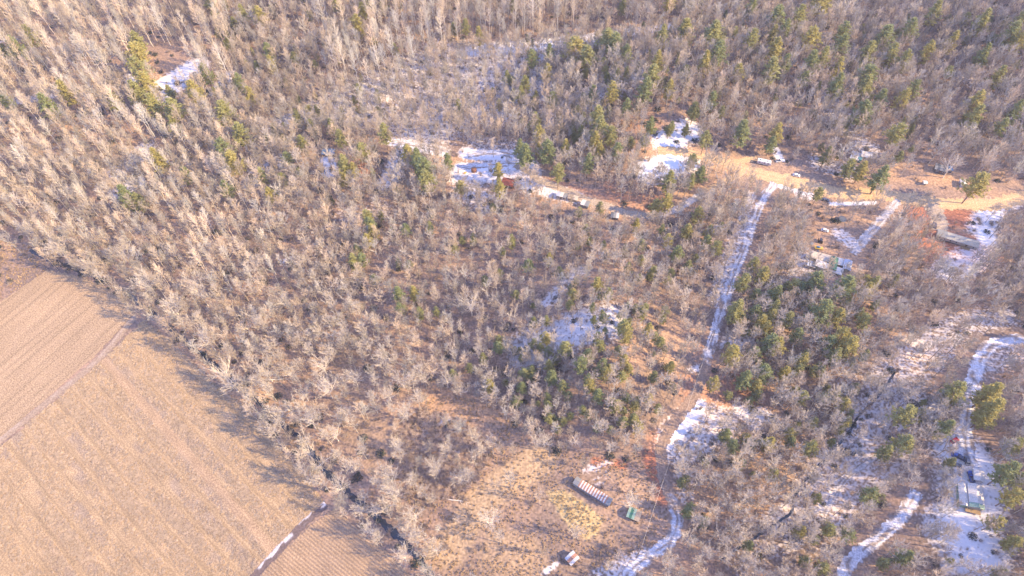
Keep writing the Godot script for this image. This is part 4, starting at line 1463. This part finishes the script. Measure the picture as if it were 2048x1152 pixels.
	var seen_e := [1397, 429, 26, 1374, 462, 20, 1419, 463, 20, 1442, 456, 14, 1433, 498, 22, 1414, 484, 20, 1355, 508, 22, 1376, 533, 18, 1487, 564, 28, 1525, 550, 28, 1473, 620, 34, 1511, 623, 26, 1553, 588, 26, 1535, 592, 20, 1549, 616, 24, 1542, 633, 24, 1522, 644, 28, 1574, 640, 24, 1532, 658, 24, 1633, 564, 34, 1688, 574, 40,
		1692, 602, 18, 1643, 623, 40, 1674, 633, 30, 1747, 567, 24, 1733, 581, 20, 1789, 560, 18, 1542, 686, 34, 1556, 692, 30, 1595, 672, 26, 1657, 686, 32, 1681, 675, 30, 1699, 692, 32, 1671, 710, 26, 1726, 644, 26, 1463, 713, 34, 1511, 706, 22, 1529, 745, 34, 1490, 758, 30, 1605, 720, 22, 1598, 738, 18, 1428, 765, 24,
		1570, 745, 20, 1730, 710, 16, 1508, 529, 20, 1605, 794, 26, 1588, 783, 18, 1515, 773, 24, 1515, 790, 18, 1671, 790, 18, 1699, 827, 12, 1681, 860, 14, 1626, 846, 18, 1539, 887, 24, 1619, 898, 26, 1452, 870, 24, 1466, 894, 22, 1483, 926, 16, 1410, 926, 14, 1806, 832, 34, 1910, 787, 36, 1890, 856, 30, 1806, 887, 34, 1772, 905, 24,
		1980, 787, 36, 1983, 818, 36, 1973, 832, 30, 2014, 946, 34, 2036, 957, 24, 2022, 995, 30, 1737, 992, 30, 1601, 1061, 24, 1657, 1061, 26, 1695, 1071, 22, 1612, 1123, 18, 1647, 1137, 24, 1765, 1127, 18, 1810, 1113, 28, 2001, 1144, 18, 2028, 1085, 26, 2028, 891, 24, 1990, 1047, 22, 1365, 964, 18, 1376, 1023, 20, 1841, 832, 16,
		1106, 759, 16, 1196, 790, 26, 1179, 773, 22, 1096, 811, 16, 1137, 790, 16, 1141, 832, 14, 1247, 842, 18, 1117, 860, 14, 985, 780, 16, 1176, 828, 16, 1165, 818, 16, 1373, 957, 14, 1380, 1016, 18]
	var all_pines := []
	for list in [seen, seen_b, seen_c, seen_d, seen_e]:
		for k in range(0, list.size(), 3):
			var first := at(list[k], list[k + 1], 8.0)
			var metres: float = list[k + 2] * first.distance_to(EYE) / FOCAL * (1.35 if list[k + 2] < 24 else 1.2)
			var small := metres < 4.4
			var h := clampf(metres * r.randf_range(1.7, 2.3), 5.5, 24.0)
			var p := at(list[k], list[k + 1], h * (0.62 if not small else 0.5))
			var proto := r.randi() % 4
			var wide: float = metres / (2.0 * [4.2, 3.6, 4.6, 3.9][proto] * 0.95)
			all_pines.append({"p": p, "turn": r.randf() * TAU, "proto": proto, "scale": Vector3(wide, h / 20.0, wide), "h": h, "w": metres, "tone": r.randi() % 3})
			room_for(p, metres * 0.28)
	# small young pines between them
	var young := [region([980, 680, 1120, 680, 1130, 860, 1030, 840], 30.0), region([1360, 0, 2048, 0, 2048, 300, 1640, 330, 1380, 280], 170.0), region([1000, 90, 1360, 60, 1380, 340, 1060, 340], 120.0), region([1440, 540, 1740, 540, 1720, 900, 1440, 900], 80.0), region([1060, 640, 1350, 600, 1340, 880, 1080, 880], 80.0),
		region([380, 0, 760, 0, 760, 420, 480, 420], 80.0), region([700, 420, 1400, 420, 1380, 640, 760, 640], 45.0), region([1380, 900, 2048, 760, 2048, 1152, 1400, 1152], 40.0)]
	var fresh := []
	for y in young:
		var b: Rect2 = y[2]
		for k in int(y[1]):
			var x := r.randf_range(b.position.x, b.end.x)
			var z := r.randf_range(b.position.y, b.end.y)
			if not Geometry2D.is_point_in_polygon(Vector2(x, z), y[0]) or blocked(x, z, 1.0) or share_at(x, z, clear_polys) < 0.5: continue
			var h := r.randf_range(6.0, 13.0)
			var wide := h / 20.0 * r.randf_range(1.2, 1.8)
			fresh.append({"p": ground(x, z), "turn": r.randf() * TAU, "proto": r.randi() % 4, "scale": Vector3(wide, h / 20.0, wide), "h": h, "w": wide * 8.0, "tone": r.randi() % 3})
			room_for(ground(x, z), 1.2)
	all_pines.append_array(fresh)
	# a few more beyond the frame, so that the wood goes on there
	var extra := []
	for k in 220:
		var p := ground(r.randf_range(-470, 470), r.randf_range(-565, -30))
		var s := pixels_of(p + Vector3(0, 10, 0))
		if s.x > -20 and s.x < 2068 and s.y > -10 and s.y < 1180: continue
		if share_at(p.x, p.z, clear_polys) < 0.5: continue
		var h := r.randf_range(12, 22)
		var proto := r.randi() % 4
		extra.append({"p": p, "turn": r.randf() * TAU, "proto": proto, "scale": Vector3(h / 20.0, h / 20.0, h / 20.0), "h": h, "w": 7.0, "tone": 0})
		room_for(p, 2.0)
	all_pines.sort_custom(func(a, b): return a.w / (a.p as Vector3).distance_to(EYE) > b.w / (b.p as Vector3).distance_to(EYE))
	var needles := [M.needle, tinted(Color(0.19, 0.225, 0.10), 0.75), tinted(Color(0.34, 0.30, 0.10), 0.75)]
	for n in needles:
		n.backlight_enabled = true
		n.backlight = Color(0.5, 0.45, 0.15)
	var single := all_pines.slice(0, 300)
	name_trees(single, func(t): return ("broad " if t.w > 8.5 else "slim " if t.w < 5.2 else "") + ["olive", "dark green", "yellowish"][t.tone] + " pine")
	for t in single:
		plant("pine_tree", t, pines, "pines among the bare woods", M.bark_pine, needles[t.tone], "trunk", "crown")
	var rest := all_pines.slice(300) + extra
	var grove := Node3D.new()
	grove.name = "distant_pines"
	add_child(grove)
	tag(grove, "smallest and farthest pines scattered through the bare woods", "pines", "", "stuff")
	for k in 4:
		var where := []
		var tint := []
		for t in rest:
			if t.proto == k:
				where.append(Transform3D(Basis(Vector3.UP, t.turn).scaled_local(t.scale), t.p))
				tint.append(Color(1, 1, 1) * r.randf_range(0.8, 1.15))
		if where.size(): crowd(grove, "pine_stand", both(pines[k], [M.bark_pine, M.needle]), null, where, tint)

	# broad pale trees that can be told apart along the creek and in the bottom
	var bare := []
	var broad := [295, 574, 40, 351, 623, 44, 403, 592, 36, 257, 515, 30, 122, 505, 34, 184, 533, 30, 417, 682, 38, 451, 713, 24, 493, 658, 26, 569, 606, 30, 601, 658, 26, 535, 748, 40, 451, 748, 40, 646, 734, 36, 583, 748, 30, 681, 647, 24, 656, 780, 44, 559, 832, 40, 622, 842, 40, 465, 769, 36, 503, 790, 30, 670, 870, 34,
		615, 905, 34, 691, 832, 30, 576, 873, 26, 639, 932, 30, 681, 974, 36, 804, 762, 36, 894, 762, 30, 778, 790, 30, 752, 818, 26, 811, 828, 34, 846, 797, 18, 794, 891, 30, 919, 856, 28, 870, 936, 34, 922, 957, 34, 783, 960, 40, 790, 992, 40, 828, 1033, 38, 776, 974, 30, 749, 1023, 30, 808, 1113, 34, 870, 1099, 34, 915, 1040, 14,
		877, 1058, 14, 721, 1023, 30, 1061, 853, 28, 1089, 884, 30, 1047, 821, 20, 1262, 1005, 34, 1238, 1113, 18, 1197, 856, 30, 710, 759, 34, 1151, 884, 24, 942, 612, 42, 1095, 495, 28, 905, 497, 24, 1380, 945, 30, 1140, 150, 32, 1690, 25, 40, 1900, 335, 30, 660, 700, 30, 720, 690, 30, 740, 1060, 32, 700, 935, 30, 850, 1140, 26, 520, 700, 28, 545, 680, 26, 610, 790, 30]
	for k in range(0, broad.size(), 3):
		var first := at(broad[k], broad[k + 1], 9.0)
		var metres: float = broad[k + 2] * first.distance_to(EYE) / FOCAL * 1.1
		var h := clampf(metres * r.randf_range(1.1, 1.4), 4.0, 15.0)
		var p := at(broad[k], broad[k + 1], h * 0.62)
		var wide := metres / 12.0
		bare.append({"p": p, "turn": r.randf() * TAU, "kind": 2, "proto": r.randi() % 4, "scale": Vector3(wide, h / 14.0, wide), "h": h, "w": metres})
		room_for(p, metres * 0.26)

	var shares := clear_polys.duplicate()
	shares.append(region([870, 800, 960, 808, 1030, 858, 1075, 910, 1150, 905, 1230, 925, 1300, 905, 1325, 960, 1338, 1030, 1325, 1080, 1240, 1120, 1150, 1190, 890, 1190, 850, 1060, 900, 1000, 970, 950, 1030, 930, 950, 870, 880, 830], 0.05))
	shares.append(region([780, 790, 900, 800, 960, 870, 1020, 930, 900, 1000, 850, 1060, 780, 1000, 740, 900], 0.27))
	shares.append(region([640, 700, 780, 760, 760, 1000, 880, 1190, 760, 1190, 600, 900, 540, 800], 0.45))
	shares.append(region([900, 296, 1062, 300, 1066, 362, 1000, 400, 905, 395], 0.10))
	shares.append(region([770, 280, 895, 290, 890, 312, 800, 312, 775, 380, 755, 370], 0.25))
	shares.append(region([1606, 412, 1730, 405, 1720, 500, 1690, 552, 1606, 548], 0.10))
	shares.append(region([1845, 405, 1985, 412, 1990, 430, 1975, 500, 1905, 555, 1870, 560, 1875, 510, 1845, 500], 0.03))
	shares.append(region([1775, 325, 1850, 335, 1990, 360, 2000, 400, 1780, 392], 0.05))
	shares.append(region([1285, 245, 1395, 250, 1395, 350, 1290, 358], 0.04))
	shares.append(region([1500, 296, 1580, 296, 1640, 345, 1620, 390, 1510, 350], 0.12))
	shares.append(region([1690, 290, 1760, 290, 1760, 330, 1690, 330], 0.08))
	shares.append(region([1890, 885, 1978, 885, 1990, 1020, 1975, 1140, 1890, 1140, 1895, 1000], 0.04))
	shares.append(region([1345, 765, 1400, 750, 1480, 775, 1535, 830, 1440, 895, 1335, 900, 1330, 860, 1380, 810], 0.33))
	shares.append(region([280, 100, 330, 95, 420, 125, 360, 225, 305, 205, 290, 160], 0.12))
	shares.append(region([1040, 690, 1150, 640, 1230, 625, 1215, 665, 1150, 710, 1060, 720], 0.55))
	shares.append(region([1080, 375, 1220, 400, 1330, 440, 1230, 440, 1100, 405], 0.12))
	shares.append(region([-60, 470, 60, 490, 95, 540, 0, 605, -60, 640], 0.03))
	shares.append(region([1240, 640, 1370, 600, 1380, 700, 1340, 800, 1240, 830], 0.75))
	shares.append(region([1390, 690, 1420, 690, 1440, 780, 1400, 790], 0.15))
	shares.append(region([-200, -100, 260, -60, 470, 130, 330, 330, -200, 300], 0.62))
	shares.append(region([700, 200, 880, 120, 1100, 110, 1260, 140, 1200, 260, 900, 285, 760, 270], 0.95))
	shares.append(region([1600, 1060, 1640, 960, 1760, 780, 1900, 650, 2000, 630, 1990, 660, 1880, 740, 1800, 880, 1700, 1000], 0.62))
	shares.append(region([925, 90, 1190, 64, 1350, 42, 1352, 64, 1190, 92, 940, 116], 0.55))
	shares.append(region([1740, 785, 1800, 700, 1900, 642, 2015, 622, 2015, 650, 1905, 690, 1835, 775], 0.36))
	var tall := [region([-300, -200, 560, -200, 470, 60, 470, 330, 560, 420, 600, 520, 560, 600, 420, 620, 250, 520, -300, 440], 1.0), region([640, -100, 1200, -100, 1150, 70, 900, 110, 760, 190, 640, 150], 1.0)]
	var low := [region([1050, 400, 1400, 430, 1400, 700, 1300, 900, 1080, 900, 860, 790, 700, 600, 760, 420], 1.0)]
	var step := 4.05
	var grove_noise := FastNoiseLite.new()
	grove_noise.seed = 41
	grove_noise.frequency = 0.022
	for j in int((SOUTH - 20.0 - NORTH) / step):
		for i in int((EAST - WEST) / step):
			var x := WEST + (i + 0.5 + r.randf_range(-0.48, 0.48)) * step
			var z := NORTH + (j + 0.5 + r.randf_range(-0.48, 0.48)) * step
			var roll := r.randf()
			var die := r.randf()
			if roll > 0.86 + 0.25 * grove_noise.get_noise_2d(x, z): continue
			var s := pixels_of(Vector3(x, 8, z))
			if s.x < -190 or s.x > 2238 or s.y < -110 or s.y > 1290: continue
			if roll > share_at(x, z, shares) * 0.86: continue
			if blocked(x, z): continue
			var is_tall := false
			for p in tall:
				is_tall = is_tall or Geometry2D.is_point_in_polygon(Vector2(x, z), p[0])
			var kind := 0
			if is_tall and die < 0.42: kind = 1
			elif die > 0.86: kind = 3
			elif die > 0.835 and not is_tall: kind = 2
			var size := r.randf_range(0.72, 1.25)
			if Geometry2D.is_point_in_polygon(Vector2(x, z), low[0][0]): size *= 0.84
			if kind == 1: size *= lerpf(1.08, 0.80, clampf((s.y - 150.0) / 300.0, 0.0, 1.0))
			if kind == 2: size *= 0.6
			var wide := size * r.randf_range(0.85, 1.15)
			bare.append({"p": ground(x, z), "turn": r.randf() * TAU, "kind": kind, "proto": r.randi() % [5, 4, 4, 3][kind], "scale": Vector3(wide, size, wide), "h": size * [15.0, 23.0, 14.0, 9.0][kind], "w": wide * [5.6, 5.6, 12.0, 4.6][kind]})
	print("bare trees: ", bare.size(), ", pines: ", all_pines.size(), " + ", extra.size())
	for t in bare:
		var s := pixels_of(t.p + Vector3(0, t.h * 0.6, 0))
		var inside: bool = s.x > 0 and s.x < 2048 and s.y > 0 and s.y < 1152
		t.rank = (t.w * (t.h + t.w)) / (t.p as Vector3).distance_squared_to(EYE) if inside else -1.0
	bare.sort_custom(func(a, b): return a.rank > b.rank)
	var sets := [oaks, poplars, spreaders, saplings]
	var woods := [M.bark_grey, M.bark_pale, M.bark_pale, M.bark_grey]
	var twigs := [M.twig, M.twig_pale, M.twig_pale, M.twig_brown]
	single = bare.slice(0, 300)
	name_trees(single, func(t): return ["bare grey tree", "tall pale bare poplar", "spreading pale bare tree", "thin bare sapling"][t.kind] if t.kind != 2 or t.w < 8.5 else "broad white bare tree")
	for t in single:
		plant("bare_tree", t, sets[t.kind], "largest bare trees of the valley", woods[t.kind], twigs[t.kind], "trunk", "crown")
	var forest := Node3D.new()
	forest.name = "bare_woods"
	add_child(forest)
	tag(forest, "dense leafless winter woods that cover the whole valley", "woods", "", "stuff")
	for kind in 4:
		for k in sets[kind].size():
			var where := []
			var tint := []
			for t in bare.slice(300):
				if t.kind == kind and t.proto == k:
					where.append(Transform3D(Basis(Vector3.UP, t.turn).scaled_local(t.scale), t.p))
					var v := r.randf_range(0.6, 1.2)
					var warm := r.randf_range(-0.08, 0.10)
					tint.append(Color(v * (1.0 + warm), v, v * (1.0 - warm)))
			if where.size(): crowd(forest, "bare_stand", both(sets[kind][k], [woods[kind], twigs[kind]]), null, where, tint)


# ---------------------------------------------------------------- undergrowth, weeds and grass
func make_undergrowth() -> void:
	var r := RandomNumberGenerator.new()
	r.seed = 913
	var brush := [shrub(r, 1.6, 2.4, 26, 0.035), shrub(r, 2.1, 1.9, 30, 0.035)]
	var laurel := [leafy_bush(r, 1.6, 150, 0.2), leafy_bush(r, 2.1, 210, 0.22)]
	var where := [[], [], [], []]
	var tint := [[], [], [], []]
	var damp := FastNoiseLite.new()
	damp.seed = 8
	damp.frequency = 0.03
	var creek_side := [region([40, 470, 180, 500, 340, 610, 560, 780, 700, 930, 900, 1130, 860, 1190, 740, 1080, 560, 880, 420, 740, 230, 600, 60, 530], 0.5), region([1500, 1100, 1560, 1030, 1700, 820, 1780, 740, 1800, 780, 1720, 900, 1600, 1050, 1520, 1130], 0.35)]
	var dark_side := [region([940, 680, 1060, 640, 1120, 760, 1090, 900, 1000, 820, 930, 760], 0.8), region([930, 310, 1035, 314, 1030, 328, 930, 328], 0.8), region([1460, 390, 1520, 380, 1480, 560, 1420, 640, 1420, 560], 0.5), region([1850, 40, 2100, -40, 2100, 240, 1980, 180], 0.4), region([1560, 330, 1690, 345, 1720, 380, 1600, 360], 0.6)]
	var rough := region([870, 800, 960, 808, 1030, 858, 1075, 910, 1150, 905, 1230, 925, 1300, 905, 1325, 960, 1338, 1030, 1325, 1080, 1240, 1120, 1150, 1190, 890, 1190, 850, 1060, 900, 1000, 970, 950, 1030, 930, 950, 870, 880, 830], 0.0)
	for k in 11000:
		var x := r.randf_range(-440, 440)
		var z := r.randf_range(-545, -40)
		var s := pixels_of(Vector3(x, 2, z))
		if s.x < -100 or s.x > 2150 or s.y < -60 or s.y > 1230: continue
		if share_at(x, z, clear_polys) < 0.5 or blocked(x, z, -0.4): continue
		if Geometry2D.is_point_in_polygon(Vector2(x, z), rough[0]) and r.randf() > 0.3: continue
		var green := 0.0 if Geometry2D.is_point_in_polygon(Vector2(x, z), rough[0]) else 0.16 + 0.4 * maxf(damp.get_noise_2d(x, z), 0.0)
		for p in creek_side + dark_side:
			if Geometry2D.is_point_in_polygon(Vector2(x, z), p[0]): green = maxf(green, p[1])
		var roll := r.randf()
		var kind := 2 + r.randi() % 2 if roll < green else r.randi() % 2
		var size := r.randf_range(0.6, 1.3)
		where[kind].append(Transform3D(Basis(Vector3.UP, r.randf() * TAU).scaled(Vector3(size, size * r.randf_range(0.7, 1.2), size)), ground(x, z)))
		tint[kind].append(Color(1, 1, 1) * r.randf_range(0.7, 1.2))
	var thicket := region([790, 835, 850, 815, 930, 840, 985, 900, 960, 975, 880, 1010, 810, 985, 780, 900], 0.0)
	var tb: Rect2 = thicket[2]
	for k in 900:
		var x := r.randf_range(tb.position.x, tb.end.x)
		var z := r.randf_range(tb.position.y, tb.end.y)
		if not Geometry2D.is_point_in_polygon(Vector2(x, z), thicket[0]): continue
		var size := r.randf_range(0.6, 1.3)
		where[k % 2].append(Transform3D(Basis(Vector3.UP, r.randf() * TAU).scaled(Vector3(size, size, size)), ground(x, z)))
		tint[k % 2].append(Color(1, 1, 1) * r.randf_range(1.2, 1.8))
	var o := Node3D.new()
	o.name = "brushwood"
	add_child(o)
	tag(o, "low leafless brush between the trees", "brush", "", "stuff")
	for k in 2: crowd(o, "brush_patch", brush[k], M.twig_brown, where[k], tint[k])
	o = Node3D.new()
	o.name = "laurel_thicket"
	add_child(o)
	tag(o, "dark evergreen laurel thickets along creeks and shaded banks", "laurel", "", "stuff")
	for k in 2: crowd(o, "laurel_patch", laurel[k], M.laurel, where[2 + k], tint[2 + k])

	# dry grass of the meadow
	var tuft := shrub(r, 0.55, 0.7, 9, 0.045)
	var meadow := [region([870, 790, 960, 800, 1030, 850, 1075, 905, 1150, 900, 1230, 920, 1300, 900, 1325, 960, 1338, 1030, 1325, 1080, 1240, 1120, 1150, 1190, 850, 1190, 830, 1060, 790, 950, 800, 850], 1.0), region([-80, 470, 60, 490, 95, 540, 0, 605, -80, 640], 1.0)]
	var yellow := region([1095, 985, 1130, 982, 1180, 1010, 1202, 1040, 1195, 1068, 1170, 1075, 1135, 1050], 1.0)
	var w2 := []
	var t2 := []
	for m in meadow:
		var b: Rect2 = m[2]
		for k in int(b.get_area() * 0.75):
			var p := Vector2(r.randf_range(b.position.x, b.end.x), r.randf_range(b.position.y, b.end.y))
			if not Geometry2D.is_point_in_polygon(p, m[0]): continue
			var gold := Geometry2D.is_point_in_polygon(p, yellow[0])
			var n := damp.get_noise_2d(p.x * 2.2, p.y * 2.2)
			if not gold and r.randf() > 0.55 + n: continue
			if blocked(p.x, p.y, -2.0): continue
			var size := r.randf_range(0.7, 1.5)
			w2.append(Transform3D(Basis(Vector3.UP, r.randf() * TAU).scaled(Vector3(size, size * 0.9, size)), ground(p.x, p.y)))
			var c := Color(1.0, 0.98, 0.80) if gold else Color(0.52, 0.48, 0.47).lerp(Color(0.98, 0.92, 0.84), clampf(0.5 + n * 1.5, 0, 1))
			t2.append(c * r.randf_range(0.8, 1.15))
	crowd(self, "dry_grass", tuft, M.straw, w2, t2, "dry tufted grass of the rough meadows")

	# trampled stalks in the big field
	var stalk := shrub(r, 1.0, 0.4, 7, 0.06)
	var p2: PackedVector2Array = clear_polys[1][0]
	var b2: Rect2 = clear_polys[1][2]
	var a := flat(285, 650)
	var along := (flat(655, 1005) - a).normalized()
	var across := Vector2(-along.y, along.x)
	w2 = []
	t2 = []
	for k in 60000:
		var p := Vector2(r.randf_range(b2.position.x, b2.end.x), r.randf_range(b2.position.y, b2.end.y))
		if not Geometry2D.is_point_in_polygon(p, p2): continue
		var x := (p - a).dot(along)
		var y := (p - a).dot(across)
		var lane := fposmod(y + 1.5 * speck(x * 0.02, 3.0), 8.6) / 8.6
		if lane < 0.15 or lane > 0.82: continue
		if absf(y - 24.0 - 0.03 * x) < 2.5: continue
		if damp.get_noise_2d(p.x * 1.3, p.y * 1.3) + 0.5 * speck(x * 0.12, y * 0.25) < r.randf_range(-0.4, 0.3): continue
		var size := r.randf_range(0.7, 1.5)
		w2.append(Transform3D(Basis(Vector3.UP, r.randf() * TAU).scaled(Vector3(size, size, size)), ground(p.x, p.y) + Vector3(0, 0.1, 0)))
		t2.append(Color(1.0, 1.0, 1.08) * r.randf_range(0.7, 1.1))
	crowd(self, "crop_stalks", stalk, M.straw, w2, t2, "trampled pale crop stalks in bands across the large field")
	print("grass and stalks: ", w2.size())
